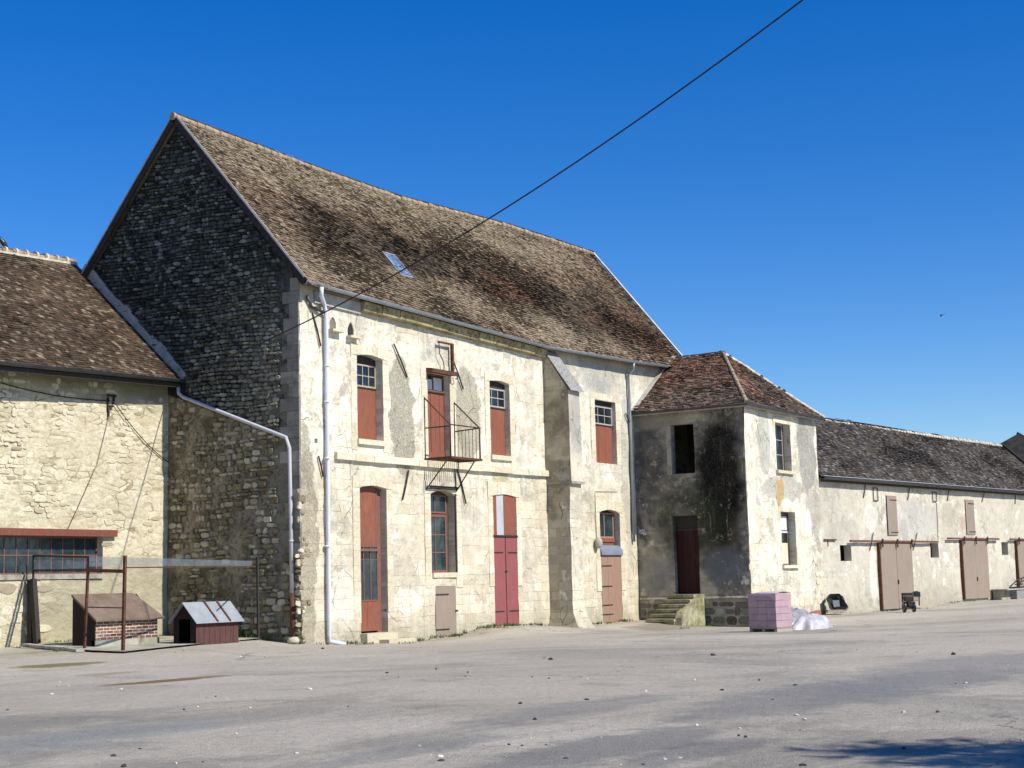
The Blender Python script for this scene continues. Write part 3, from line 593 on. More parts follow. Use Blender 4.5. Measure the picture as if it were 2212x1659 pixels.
# skylight in the roof
sk = MB(); 
def onroof(x, y):
    qv = ray(x, y); n = Nn; p0 = V(50, 29.6, ze(50)+.04); return qv*(((p0-V(0, 0, EYE))@n)/(qv@n))+V(0, 0, EYE)
c4 = [onroof(*p) for p in ((826, 554), (852, 556), (880, 601), (862, 600))]
cx_ = (c4[0]+c4[1]+c4[2]+c4[3])/4; up_ = np.cross(Nn, V(1, 0, 0)); up_ = up_/np.linalg.norm(up_); up_ = up_ if up_[2] > 0 else -up_
RF = lambda s, t, h: cx_+V(s, 0, 0)+up_*t+Nn*h
def rbox(m, a, b, c, d, h0, h1): m.hexa([RF(a, c, h0), RF(b, c, h0), RF(b, d, h0), RF(a, d, h0), RF(a, c, h1), RF(b, c, h1), RF(b, d, h1), RF(a, d, h1)])
W_, H_ = .36, .62
for a, b_, c, d in ((-W_, W_, -H_, -H_+.07), (-W_, W_, H_-.07, H_), (-W_, -W_+.06, -H_+.07, H_-.07), (W_-.06, W_, -H_+.07, H_-.07)): rbox(sk, a, b_, c, d, .0, .13)
skl = obj('skylight', sk, MAT['zinc'], main); sk = MB(); rbox(sk, -W_+.06, W_-.06, -H_+.07, H_-.07, .09, .11); obj('pane', sk, glass_mat('skylight_glass', (.10, .16, .26), .12), skl)

# gutters, cornice, string course
gp = [V(s, 29.60, z+.05) for s, z in EV if s < 60.6]
gutter(main, gp[:3], (0, -1, 0), .085); gutter(main, gp[2:], (0, -1, 0), .085)
m = MB(); c0, c1 = F(*z3(548, 200))[0], F(*z3(1960, 600))[0]; ks = np.linspace(c0, c1, 13)
for a, b_ in zip(ks, ks[1:]):
    a2, b2 = a+.01, b_-.008+random.uniform(-.01, 0); dz = .0; o = random.uniform(.16, .22)
    za, zb_ = ze(a2), ze(b2); 
    m.hexa([V(a2, 30-o, za-.30), V(b2, 30-o, zb_-.30), V(b2, 30-o-.05, zb_-.02), V(a2, 30-o-.05, za-.02), V(a2, 30.02, za-.34), V(b2, 30.02, zb_-.34), V(b2, 30.02, zb_+.02), V(a2, 30.02, za+.02)])
obj('cornice', m, MAT['cornice'], main)
m = MB(); a = F(676, 620)[0]; m.hexa([V(a, 29.93, ze(a)-.42), V(c0-.02, 29.93, ze(c0)-.42), V(c0-.02, 29.93, ze(c0)-.05), V(a, 29.93, ze(a)-.05), V(a, 30.03, ze(a)-.42), V(c0-.02, 30.03, ze(c0)-.42), V(c0-.02, 30.03, ze(c0)-.05), V(a, 30.03, ze(a)-.05)])
obj('eaves_board', m, MAT['board'], main)
m = MB(); ks = [F(722, 990)[0]]
while ks[-1] < F(1184, 1030)[0]: ks.append(ks[-1]+random.uniform(.8, 1.5))
ks[-1] = F(1187, 1030)[0]
for a, b_ in zip(ks, ks[1:]):
    o = .09+random.uniform(-.012, .012); dz = random.uniform(-.012, .012); o += .04; m.hexa([V(a+.004, 30-o, 5.49+dz), V(b_-.004, 30-o, 5.49+dz), V(b_-.004, 30-o, 5.70+dz), V(a+.004, 30-o, 5.70+dz), V(a+.004, 30.03, 5.49+dz), V(b_-.004, 30.03, 5.49+dz), V(b_-.004, 30.03, 5.74+dz), V(a+.004, 30.03, 5.74+dz)], (random.random(), .5, .5))
obj('string_course', m, MAT['ashlar'], main)
for o, kw in ((w1, dict(w=.3, lo=w1['z0']-.35)), (w2, dict(w=.34, lo=5.75)), (w3, dict(w=.30, lo=w3['z0']-.4)), (w4, dict(w=.34, lo=w4['z0'])), (d1, dict(w=.34, lo=.5, right=False)), (d1, dict(w=.30, lo=.8, left=False, top=.24)), (lw2, dict(w=.34, lo=lw2['z0']-.5)), (d3u, dict(w=.30, lo=1.5, top=.42)), (lw4, dict(w=.34, lo=1.2, top=.34))):
    surround(main, FAC, o, **kw)
for o in (w1, w3): sill(main, FAC, o, .16, .09, .03)
sill(main, FAC, lw2, .16, .07, -.02)

# upper windows
Zf = lambda x, y: F(x, y)[1]
def upper(o, zglass, ztop, cols, d, fr='frame', rows=2, nb=3):
    w = casement(main, FAC, o, zglass, ztop, cols, rows, d, fr, 'glass', .05, .03)
    obj('panel', boards(FAC, o['s0']+.01, o['s1']-.01, o['z0'], zglass-.05, d-.01, nb, .03, .003), MAT['wood_red'], w)
    m = MB(); m.box(FAC, o['s0'], o['s1'], zglass-.045, zglass-.003, d-.045, d+.03); 
    if o['z1'] > ztop+.02: m2 = MB(); m2.box(FAC, o['s0'], o['s1'], ztop+.004, o['z1']+.02, d-.03, d+.03); obj('head_shade_board', m2, MAT['old_wood'], w)  # black head board, also stands in for the shadow above the glass
    obj('rail', m, MAT['old_wood'], w); return w
upper(w1, Zf(790, 833), Zf(790, 784), 4, .30, nb=1)
upper(w3, Zf(1080, 879), Zf(1080, 839), 3, .22, 'frame_white', nb=1)
upper(w4, Zf(1305, 916), Zf(1305, 877), 3, .20, 'frame_white', nb=3)
zt2 = Zf(945, 845)
w = casement(main, FAC, w2, zt2, w2['z1'], 2, 1, .27, 'frame_red', 'glass', .06, .05, 'balcony_door')
obj('curtain', (lambda m: (m.box(FAC, w2['s0']+.1, (w2['s0']+w2['s1'])/2-.03, zt2+.08, w2['z1']-.2, .24, .245), m.box(FAC, (w2['s0']+w2['s1'])/2+.06, w2['s1']-.12, zt2+.08, w2['z1']-.12, .24, .245), m)[-1])(MB()), MAT['curtain_w'], w)
m = boards(FAC, w2['s0']+.02, w2['s1']-.02, w2['z0']+.02, zt2-.03, .25, 5, .04, .012); m.box(FAC, w2['s0']+.03, w2['s1']-.03, w2['z0']+.02, w2['z0']+.32, .225, .245)
obj('plank_panel', m, MAT['wood_red'], w); m = MB(); m.box(FAC, w2['s0'], w2['s1'], zt2-.03, zt2, .2, .3); obj('mid_rail', m, MAT['iron'], w); m = MB(); m.box(FAC, w2['s0']+.30, w2['s0']+.34, zt2-.5, zt2-.04, .22, .245); obj('iron_bar', m, MAT['iron'], w); m = MB(); m.box(FAC, w2['s0']+.2, w2['s0']+.24, w2['z0']+.1, w2['z0']+.9, .21, .224); obj('iron_bar', m, MAT['iron'], w)
# ground floor openings
zt = Zf(800, 1187)
w = obj('glazed_door', boards(FAC, d1['s0']+.02, d1['s1']-.30, d1['z0']+.06, Zf(800, 1296), .17, 2, .04, .006), MAT['wood_red'], main)
ds1 = d1['s1']-.30
for o_ in (1,):
    m = MB(); a, b_, lo, hi = d1['s0']+.02, ds1, Zf(800, 1296), Zf(800, 1181)
    for s_ in np.linspace(a, b_, 4): m.box(FAC, s_-.02, s_+.02, lo, hi, .155, .195)
    m.box(FAC, a, b_, hi, hi+.05, .15, .2); m.box(FAC, a, b_, lo-.04, lo, .15, .2); m.box(FAC, a, b_, Zf(800, 1208)-.01, Zf(800, 1208)+.01, .158, .19); obj('door_frame', m, MAT['frame_red'], w)
    sp = np.linspace(a, b_, 4)
    for k in range(3):
        m = MB(); m.box(FAC, sp[k]+.02, sp[k+1]-.02, lo, Zf(800, 1208), .17, .178); obj('pane', m, MAT['glass_b'], w)
        m = MB(); m.box(FAC, sp[k]+.02, sp[k+1]-.02, Zf(800, 1208), hi, .175, .183); obj('pane', m, MAT['glass'], w)
m = boards(FAC, d1['s0']+.02, ds1, zt+.03, d1['z1']-.12, .19, 1, .03); obj('upper_panel', m, MAT['wood_red'], main)
m = MB(); m.box(FAC, d1['s0'], ds1+.02, zt-.05, zt+.03, .10, .22); m.box(FAC, ds1, ds1+.06, d1['z0'], d1['z1']-.1, .19, .26); m.box(FAC, d1['s0'], d1['s1'], d1['z1']-.13, d1['z1']+.03, .19, .24); obj('transom', m, MAT['frame_red'], main)
m = MB(); m.box(FAC, ds1+.06, d1['s1']+.02, d1['z0'], d1['z1'], .24, .3); obj('door_jamb', m, MAT['frame_red'], main)
m = MB(); gd = gz(39.5, 29.6)
m.box(FAC, d1['s0']-.05, d1['s1']+.15, -.6, d1['z0']-.002, -.28, .15, (.3, .5, .5)); m.box(FAC, d1['s0']+.55, d1['s1']+.55, -.6, gd+.16, -.66, -.27, (.3, .5, .5)); obj('door_step', m, MAT['left_stone'], main)
zt = Zf(955, 1110)
w = casement(main, FAC, lw2, lw2['z0'], zt, 2, 3, .30, 'frame_red', 'glass_b', .09, .04, s1=lw2['s1']-.14, s0=lw2['s0'])
casement(main, FAC, lw2, zt+.03, lw2['z1']-.14, 2, 1, .30, 'frame_red', 'glass_b', .06, .04, 'transom_window', s1=lw2['s1']-.14)
m = MB(); m.box(FAC, lw2['s0'], lw2['s1'], lw2['z1']-.14, lw2['z1']+.05, .30, .34); m.box(FAC, lw2['s1']-.14, lw2['s1']+.03, lw2['z0'], lw2['z1']-.14, .30, .34); m.box(FAC, lw2['s1']-.012, lw2['s1']+.045, lw2['z0']-.02, lw2['z1']-.1, -.03, .02); m.box(FAC, lw2['s0']-.06, lw2['s1']+.14, lw2['z1']+.08, lw2['z1']+.13, -.10, -.02); obj('shutter_frame', m, paint('dark_brown_trim', (.085, .06, .045), .4, .8, 6, True), main)
def strap_hinge(m, fr, s0, s1, z, d): m.box(fr, s0, s1, z-.018, z+.018, d-.014, d)
m = boards(FAC, hatch['s0'], hatch['s1'], hatch['z0'], hatch['z1'], -.02, 1, .04, .004); hd = obj('hatch_door', m, MAT['wood_tan'], main, 'low taupe hatch')
for zz in (hatch['z1']-.28, hatch['z0']+.22): m = MB(); strap_hinge(m, FAC, hatch['s0'], hatch['s0']+.75, zz, -.03); obj('hinge', m, MAT['iron'], hd)
m = MB(); m.box(FAC, hatch['s1']-.06, hatch['s1']+.06, .70, .76, -.06, -.02); obj('latch', m, MAT['iron'], hd)
# rose double door with boarded arch above
mid = (d3['s0']+d3['s1'])/2; zt = Zf(1090, 1158); a, b_ = d3u['s0'], d3u['s1']
for s0_, s1_, mt, nm in ((a, a+.28, 'wood_red', 'arch_board'), (a+.29, mid-.03, 'panel_grey', 'grey_arch_board'), (mid-.02, b_, 'wood_red', 'arch_board')):
    m = MB(); arc = lambda s: d3u['z1']-d3u['rise']+d3u['rise']*(1-(2*(s-a)/(b_-a)-1)**2)+.03
    ks = np.linspace(s0_, s1_, 5)
    for p, q_ in zip(ks, ks[1:]): m.hexa([FAC.P(p, zt+.03, .03), FAC.P(q_, zt+.03, .03), FAC.P(q_, arc(q_), .03), FAC.P(p, arc(p), .03), FAC.P(p, zt+.03, .06), FAC.P(q_, zt+.03, .06), FAC.P(q_, arc(q_), .06), FAC.P(p, arc(p), .06)])
    obj(nm, m, MAT[mt], main)
m = MB(); m.box(FAC, a-.03, b_+.03, zt-.03, zt+.03, -.04, .08); obj('lintel_bar', m, MAT['iron'], main)
for s0_, s1_, hs in ((a-.02, mid-.015, 0), (mid+.015, b_+.02, 1)):
    dl = obj('door_leaf', boards(FAC, s0_, s1_, d3['z0'], zt-.035, .0 if hs else .004, 1, .05, .002), MAT['wood_rose'], main)
    for zz in (zt-.58, d3['z0']+.50):
        m = MB(); strap_hinge(m, FAC, *((s0_+.02, s0_+.62) if not hs else (s1_-.62, s1_-.02)), zz, -.003); obj('hinge', m, MAT['iron'], dl)
m = MB(); m.box(FAC, mid-.012, mid+.012, d3['z0'], zt-.04, -.012, .01); m.box(FAC, mid-.07, mid+.07, 2.0, 2.04, -.04, -.01); obj('centre_bar', m, MAT['iron'], main)
m = MB(); m.box(FAC, a-.1, b_+.15, -.6, d3['z0']-.003, -.12, .1, (.5, .5, .5)); obj('threshold', m, MAT['left_stone'], main)
# door with a small zinc hood (right of the buttress)
zh0, zh1 = Zf(1320, 1199), Zf(1320, 1180)
w = casement(main, FAC, lw4, Zf(1310, 1162), lw4['z1']-.12, 2, 1, .22, 'wood_brown', 'glass_b', .07, .05, 'fanlight', s1=lw4['s1']-.16)
m = boards(FAC, lw4['s0'], lw4['s1']-.16, zh1-.1, Zf(1310, 1162)-.01, .21, 1); m.box(FAC, lw4['s0'], lw4['s1']-.16, Zf(1310, 1167)-.06, Zf(1310, 1162), .16, .2); obj('panel', m, MAT['wood_red'], w)
m = MB(); m.box(FAC, lw4['s1']-.17, lw4['s1']+.02, zh0, lw4['z1'], .24, .28); m.box(FAC, lw4['s0'], lw4['s1'], lw4['z1']-.13, lw4['z1']+.03, .24, .28); obj('fanlight_jamb', m, MAT['old_wood'], main)
m = MB(); n = 7
for k in range(n):
    t0, t1 = k/n*math.pi/2, (k+1)/n*math.pi/2; pr = lambda t: (.17-.26*math.sin(t), zh0+(zh1-zh0+.05)*math.cos(t)); (y0, z0_), (y1, z1_) = pr(t0), pr(t1)
    m.hexa([FAC.P(lw4['s0']-.04, z0_, y0), FAC.P(lw4['s1']+.06, z0_, y0), FAC.P(lw4['s1']+.06, z1_, y1), FAC.P(lw4['s0']-.04, z1_, y1), FAC.P(lw4['s0']-.04, z0_-.012, y0+.012), FAC.P(lw4['s1']+.06, z0_-.012, y0+.012), FAC.P(lw4['s1']+.06, z1_-.012, y1+.012), FAC.P(lw4['s0']-.04, z1_-.012, y1+.012)])
obj('door_hood', m, MAT['hood'], main)
dl = obj('plank_door', boards(FAC, lw4['s0']+.01, lw4['s1']-.01, lw4['z0']+.01, zh0-.02, -.01, 3, .05, .003), MAT['wood_brown'], main)
for zz in (zh0-.42, zh0-1.22, zh0-1.95, lw4['z0']+.35): m = MB(); strap_hinge(m, FAC, lw4['s0']+.02, lw4['s0']+.85, zz, -.012); obj('hinge', m, MAT['iron'], dl)
# nesting niches with ledges
for o in (n1, n2):
    m = MB(); m.box(FAC, o['s0']-.10, o['s1']+.16, o['z0']-.07, o['z0']-.003, -.20, .1, (.3, .5, .5)); obj('niche_ledge', m, MAT['ashlar'], main)
m = MB(); m.box(FAC, n1['s0'], n1['s1'], n1['z0'], n1['z1']+.05, .05, .14, (.0, .5, .5)); obj('niche_infill', m, MAT['quoin'], main)
m = MB(); m.box(FAC, n2['s0'], n2['s1'], n2['z0'], n2['z1']+.05, .05, .11); obj('niche_shade_panel', m, MAT['iron'], main)  # near-black panel stands in for the darkness inside the niche

# balcony
def onX(x, y, X): q = ray(x, y); return q*(X/q[0])+V(0, 0, EYE)
pl, pr_ = FAC.P(*F(*zb(205, 612))), FAC.P(*F(*zb(462, 655)))
fl, frp = onX(*zb(430, 845), pl[0]), onX(*zb(690, 880), pr_[0])
yf = (fl[1]+frp[1])/2; fl[1] = frp[1] = yf; zrail = (fl[2]+frp[2])/2; fl[2] = frp[2] = zrail; bz = 5.74
bal = MB(); cor = [V(pl[0]-.02, yf-.04, 0), V(pr_[0]+.04, yf-.04, 0), V(pr_[0]+.04, 30.0, 0), V(pl[0]-.02, 30.0, 0)]
for k in range(4): bal.bar(cor[k]+V(0, 0, bz), cor[(k+1) % 4]+V(0, 0, bz), .05, .07)
for xx in np.arange(pl[0]+.1, pr_[0], .12): bal.bar((xx, yf, bz+.01), (xx, 30.05, bz+.01), .03, .015)
balc = obj('balcony', bal, MAT['rust'], main)
m = MB(); R_ = .024
for X_, top in ((pl[0], pl), (pr_[0], pr_)):
    m.tube([top, V(X_, yf, zrail)], R_, 6); m.tube([V(X_, yf, zrail), V(X_, yf, bz)], R_+.004, 6); m.tube([V(X_, 29.97, zrail-.05), V(X_, yf, zrail-.05 if X_ < pr_[0]-.1 else zrail)], R_, 6); m.tube([V(X_, 29.97, bz), V(X_, 29.97, top[2])], .012, 6)
m.tube([V(pl[0], yf, zrail), V(pr_[0], yf, zrail)], R_, 6)
obj('railing', m, MAT['rust'], balc)
m = MB()
for k in range(1, 7): y_ = yf+(29.97-yf)*k/7; m.tube([V(pr_[0], y_, bz), V(pr_[0], y_, zrail)], .009, 5)
obj('railing_bars', m, MAT['rust'], balc)
m = MB()
for X_, sl in ((pl[0]+.1, -.1), (pr_[0]-.08, .1)): m.tube([V(X_, yf+.15, bz), V(X_+sl, 29.97, bz-1.0)], .022, 6); 
m.tube([V(pl[0]+.1, 29.95, bz-.95), V(pr_[0], 29.95, bz-.95)], .016, 6); m.tube([V(pr_[0]-.1, 29.95, bz), V(pr_[0]-.0, 29.95, bz-.95)], .016, 6)
obj('bracket', m, MAT['iron'], balc)
# hoist beam over the balcony door
m = MB(); a, b_ = w2['s0']-.06, w2['s1']+.10; zl = w2['z1']
m.hexa([V(a, 29.72, zl-.05), V(b_, 29.72, zl-.05), V(b_, 29.72, zl+.08), V(a, 29.72, zl+.08), V(a, 30.02, zl-.02), V(b_, 30.02, zl-.02), V(b_, 30.02, zl+.12), V(a, 30.02, zl+.12)])
px_, pz = F(*zb(418, 160)); 
m.bar((px_, 29.85, zl+.0), (px_, 29.85, pz+.02), .09, .09, (0, 1, 0)); m.bar((px_+.04, 29.85, pz), (F(*zb(300, 162))[0], 29.85, pz), .06, .06)
hst = obj('hoist_frame', m, MAT['rust'], main); m = MB(); qx = F(*zb(305, 162))[0]
m.tube([V(qx, 29.85, pz), V(qx+.03, 29.85, pz-.4), V(qx+.22, 29.85, pz-.62), V(qx+.28, 29.85, pz-.8), V(qx+.26, 29.85, zl+.1)], .016, 6)
m.tube([V(px_+.16+.09*math.cos(t), 29.8, zl-.02+.12*math.sin(t)) for t in np.linspace(-2.2, 1.4, 9)], .018, 6); obj('hoist_rod', m, MAT['iron'], hst)

# wall anchors (tie irons)
for a, b_ in (((672, 676), (690, 748)), ((848, 743), (877, 815)), ((974, 773), (998, 841)), ((880, 1016), (867, 1080)), ((984, 1008), (1004, 1088)), ((1349, 893), (1362, 932)), ((685, 985), (695, 1030))):
    m = MB(); strap(m, FAC, F(*a), F(*b_), .026, -.05); obj('wall_anchor', m, MAT['iron'], main)
# scratched joint lines / thin cable on the wall by the door
m = MB(); s_, _z = F(1284, 1070); m.tube([V(s_, 29.97, Zf(1284, 1065)), V(s_+.02, 29.97, 2.9)], .008, 5); m.tube([V(s_, 29.97, Zf(1284, 1062)), V(s_+1.9, 29.97, Zf(1345, 1063))], .008, 5); obj('wall_cable', m, MAT['iron'], main)
m = MB(); s_, z_ = F(1285, 1173); m.ball((s_, 29.83, z_), .17, .15, .22, 14, 8); m.tube([V(s_, 29.83, z_+.1), V(s_+.02, 30, z_+.12)], .03, 6); obj('wall_lamp', m, MAT['board'], main)

# buttress
bx0, bx1, yb, yb2 = 49.85, 50.72, 29.02, 28.93
z_mid = FAC.px(1245, 1040, -.98)[1]; zc0, zc1 = TX = (onX(1186, 757, bx0)[2], onX(1223, 838, bx0)[2])
m = MB()
def col(m, x0, x1, y, z0, z1, fx=0., fy=0., step=.35):
    n = max(1, int((z1-z0)/step)); 
    for k in range(n):
        a, b_ = z0+(z1-z0)*k/n, z0+(z1-z0)*(k+1)/n; ex = lambda z: max(0, .8-z)**2*fx; ey = lambda z: max(0, .8-z)**2*fy
        J = lambda p: jit(p, FAC, .03)
        for A, B in (((x0, y, 1, 1), (x1, y, -1, 1)), ((x0, 30.05, 1, 0), (x0, y, 1, 1)), ((x1, y, -1, 1), (x1, 30.05, -1, 0))):
            P_ = lambda Q, z: J(V(Q[0]-ex(z)*Q[2], Q[1]-ey(z)*Q[3], z))
            m.poly([P_(A, a), P_(B, a), P_(B, b_), P_(A, b_)], (.9, .5, .5) if A[1] == B[1] else (.5, .5, .5))
    m.poly([V(x0, y, z1), V(x1, y, z1), V(x1, 30.05, z1), V(x0, 30.05, z1)])
col(m, bx0, bx1, yb2, z_mid, zc1-.08); col(m, bx0+.03, bx1+.02, yb2+.09, -1., z_mid-.02, .22, .4)
m.hexa([V(bx0+.04, yb2+.03, zc1-.08), V(bx1-.05, yb2+.03, zc1-.08), V(bx1-.05, 29.9, zc0-.1), V(bx0+.04, 29.9, zc0-.1), V(bx0+.04, 30.05, zc1-.08), V(bx1-.05, 30.05, zc1-.08), V(bx1-.05, 30.05, zc0-.1), V(bx0+.04, 30.05, zc0-.1)])
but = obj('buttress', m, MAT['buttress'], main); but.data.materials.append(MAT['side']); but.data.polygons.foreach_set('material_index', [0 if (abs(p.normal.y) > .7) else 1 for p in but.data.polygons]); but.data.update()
m = MB(); m.hexa([V(bx0-.05, yb2-.14, zc1-.10), V(bx1+.07, yb2-.14, zc1-.10), V(bx1+.03, 29.9, zc0), V(bx0-.02, 29.9, zc0), V(bx0-.05, yb2-.10, zc1-.02), V(bx1+.07, yb2-.10, zc1-.02), V(bx1+.03, 29.98, zc0+.07), V(bx0-.02, 29.98, zc0+.07)])
obj('cap_stone', m, MAT['slate'], but)
m = MB(); m.box(FAC, bx0-.03, bx1+.06, z_mid-.10, z_mid-.005, -1.13, .02); obj('drip_ledge', m, MAT['quoin'], but)

# downpipes
P0 = FAC.P(*F(668, 617), -.42); x1_, z1_ = FAC.px(704, 674, -.12)
downpipe(main, [V(F(668, 617)[0], 29.52, ze(36.3)-.02), V(F(669, 632)[0], 29.55, ze(36.3)-.28), V(x1_-.12, 29.86, z1_+.25), V(x1_, 29.88, z1_-.05), FAC.P(*FAC.px(706, 800, -.12), -.12), FAC.P(*FAC.px(711, 1370, -.12), -.12), V(FAC.px(712, 1386, -.12)[0], 29.88, .02), V(37.35, 29.65, -.09)], .066, 'pvc',
         [FAC.P(*FAC.px(706, y, -.12), -.12) for y in (790, 868, 990, 1180)])
m = MB(); m.tube([FAC.P(*F(657, 640), -.1), FAC.P(*F(668, 664), -.1), FAC.P(*F(700, 678), -.1)], .045, 8); obj('branch_pipe', m, MAT['zinc_dark'], main)
dx, dz = FAC.px(1355, 790, -.1); m_ = [V(dx, 29.6, dz+.1), V(dx, 29.62, dz-.15), V(dx+.05, 29.9, dz-.4), V(FAC.px(1361, 900, -.1)[0], 29.9, FAC.px(1361, 900, -.1)[1]), V(FAC.px(1370, 1170, -.1)[0], 29.9, FAC.px(1370, 1170, -.1)[1])]
downpipe(main, m_, .055, 'zinc', [m_[2]+V(0, 0, .1)])

# ================================================================== LEFT ANNEX
ann = thing('low_stone_annex', 'lower pale rubble stone building with dark brown tiled roof at far left', 'building', (29, YL, 0))
lw = OP(LEF, (-90, 1158), (-90, 1241), (221, 1156), (223, 1241), 0, .3)
xl0 = 18.
# lower left opening frame and beam
m = wall(LEF, xl0, XG-.01, -1, [(xl0, 8.45), (XG, 8.7)], [lw], .45, .03)
okw = lambda s, z: not (lw['s0']-.1 < s < lw['s1']+.12 and lw['z0']-.15 < z < lw['z1']+.55) and not (s > 31 and z < 2.7) and not (s > 34.7 and z < 3.4)
stones(LEF, lambda s, z: okw(s, z) and mnoise.noise(Vector((s*.6, z*.8, 8))) > -.22, 24.5, XG-.1, 1.8, 8.0, (.09, .21), (.14, .5), (.004, .022), m, .3, .38, 9, 0., 3.6, .7)
stones(LEF, lambda s, z: okw(s, z) and s < 31, 24.5, 31., .15, 1.9, (.22, .38), (.4, .8), (.008, .035), m, .3, .15, 10, 0., 4.5, .8)
obj2('front_wall', m, 'left_base', 'left_stone', ann)
m = MB(); m.poly([V(xl0, YL, -1), V(xl0, 44, -1), V(xl0, 44, 8.4), V(xl0, 39.7, 12.4), V(xl0, YL, 8.4)]); m.poly([V(XG+.1, 40.1, -1), V(XG+.1, 44, -1), V(XG+.1, 44, 8.6), V(XG+.1, 40.1, 12.2)]); m.poly([V(xl0, 44, -1), V(XG+.1, 44, -1), V(XG+.1, 44, 8.6), V(xl0, 44, 8.4)])
obj('rear_wall', m, MAT['left_base'], ann)
EL = lambda s: V(s, 34.45+(s-28.4)*.035, 7.97+(s-28.4)*.03); RL = lambda s: V(s, 39.68, 12.51+(s-32.6)*.03); EB = lambda s: V(s, 44.4, 8.0+(s-28.4)*.03)
NL = np.array([0, -.655, .755]); NLb = np.array([0, .655, .755])
m = MB()
for Ex, N_ in ((EL, NL), (EB, NLb)):
    for a, b_ in [(xl0+k*1.477, xl0+(k+1)*1.477) for k in range(12)]:
        for t0 in (0, .25, .5, .75): P4 = [Ex(a)*(1-t0)+RL(a)*t0, Ex(b_)*(1-t0)+RL(b_)*t0, Ex(b_)*(.75-t0)+RL(b_)*(t0+.25), Ex(a)*(.75-t0)+RL(a)*(t0+.25)]; m.poly([p-N_*.03 for p in P4], (.2, .2, .2)); m.poly([p-N_*.12 for p in P4], (.1, .1, .1))
tiles(m, EL, RL, 23.5, 35.72, lambda s, t: True, 7.0, .18, .13, (.004, .03), NL, 1.)
tiles(m, EB, RL, 23.5, 35.72, lambda s, t: True, 7.0, .36, .26, (.015, .04), NLb)
obj('roof', m, MAT['roof_left'], ann)
m = MB(); ridge(m, RL(24)+V(0, 0, .03), RL(35.7)+V(0, 0, .03), .12, .42); obj('ridge_tiles', m, MAT['ridge'], ann)
m = MB()
for x in np.arange(24, 35.75, .42): m.tube([RL(x)+V(-.05, 0, .03), RL(x)+V(.05, 0, .03)], [.15, .14], 9)
for sg in (-1, 1): m.bar(RL(24)+V(0, .13*sg, -.06), RL(35.72)+V(0, .13*sg, -.06), .06, .07)
obj('ridge_mortar', m, MAT['mortar'], ann)
gutter(ann, [EL(22)+V(0, 0, .01), EL(30)+V(0, 0, .01), EL(35.9)+V(0, 0, .01)], (0, -1, 0), .09, 'zinc_dark')
m = MB(); m.bar(EL(22)+V(0, .12, -.12), EL(35.7)+V(0, .12, -.12), .04, .2); obj('eaves_board', m, MAT['old_wood'], ann)
m = MB(); pts = [GAB.P(y, lroof(y)+.20, -.04) for y in np.linspace(39.2, 34.6, 16)]
for k, (a, b_) in enumerate(zip(pts, pts[1:])): 
    h = .17+.05*math.sin(k*1.3)+(random.uniform(-.02, .02)); m.bar(a, b_+(b_-a)*.02, .10, h*2)
obj('verge_flashing', m, MAT['flash'], ann)
# lintel beam, long window
s0, s1 = LEF.px(-90, 1140)[0], LEF.px(247, 1150)[0]; zl0, zl1 = LEF.px(120, 1158)[1], LEF.px(120, 1143)[1]
m = MB(); m.box(LEF, s0, s1, zl0, zl1, -.14, .1); obj('lintel_beam', m, paint('beam_red', (.19, .065, .042), .3, .7, 5, True), ann)
casement(ann, LEF, lw, lw['z0'], lw['z1'], 12, 2, .27, 'frame_red', 'glass_b', .05, .03, 'long_window')
sill(ann, LEF, lw, .14, .05, 0, 'quoin')
m = MB(); sx, sz = LEF.px(82, 1233); m.box(LEF, LEF.px(3, 0)[0], LEF.px(24, 0)[0], LEF.px(12, 1240)[1], LEF.px(12, 1228)[1], -.0+.10, .12); 
# insulators and wires on the wall
m = MB(); s_, z_ = LEF.px(237, 862)
m.bar(LEF.P(s_-.1, z_+.05, -.02), LEF.P(s_-.1, z_-.55, -.06), .05, .05, (0, 1, 0)); m.bar(LEF.P(s_+.12, z_+.15, -.05), LEF.P(s_+.12, z_-.15, -.05), .05, .05, (0, 1, 0)); m.bar(LEF.P(s_-.15, z_+.1, -.06), LEF.P(s_+.2, z_+.1, -.06), .05, .05)
m.bar(LEF.P(s_-.05, z_-.22, -.05), LEF.P(s_+.12, z_-.22, -.05), .05, .05); obj('wire_bracket', m, MAT['iron'], ann)
def wire(pts, fr, d, sag, r=.012, n=10):
    m = MB(); a, b_ = [fr.P(*fr.px(*p), d) for p in pts]; m.tube([a+(b_-a)*t+V(0, 0, -sag*4*t*(1-t)) for t in np.linspace(0, 1, n)], r, 5); return m
for p, sg, r_ in ((((-20, 822), (234, 866)), .12, .016), (((246, 872), (362, 1000)), .16, .014), (((237, 880), (205, 1010)), 0, .008), (((203, 1010), (140, 1150)), .03, .008)):
    obj('wall_wire', wire(p, LEF, -.06, sg, r_), MAT['iron'], ann)
pp = [GAB.P(*GAB.px(*p, -.12), -.12) for p in ((385, 836), (386, 850), (396, 858), (618, 945))]+[V(XG-.12, 30.3, 5.75), V(XG-.12, 30.27, 4.), V(XG-.12, 30.25, 1.45)]
downpipe(ann, pp, .058, 'panel_grey', [V(XG-.12, 30.26, 3.), pp[2]+(pp[3]-pp[2])*.35, pp[2]+(pp[3]-pp[2])*.7])
m = MB(); m.tube([V(XG-.12, 30.25, 1.47), V(XG-.12, 30.22, .12)], .07, 12); obj('rusty_pipe_foot', m, MAT['rust'], ann)
m = MB(); m.ball((XG-.12, 30.2, .08), .2, .2, .13, 9, 5, .15); obj('mortar_collar', m, MAT['mortar'], ann)

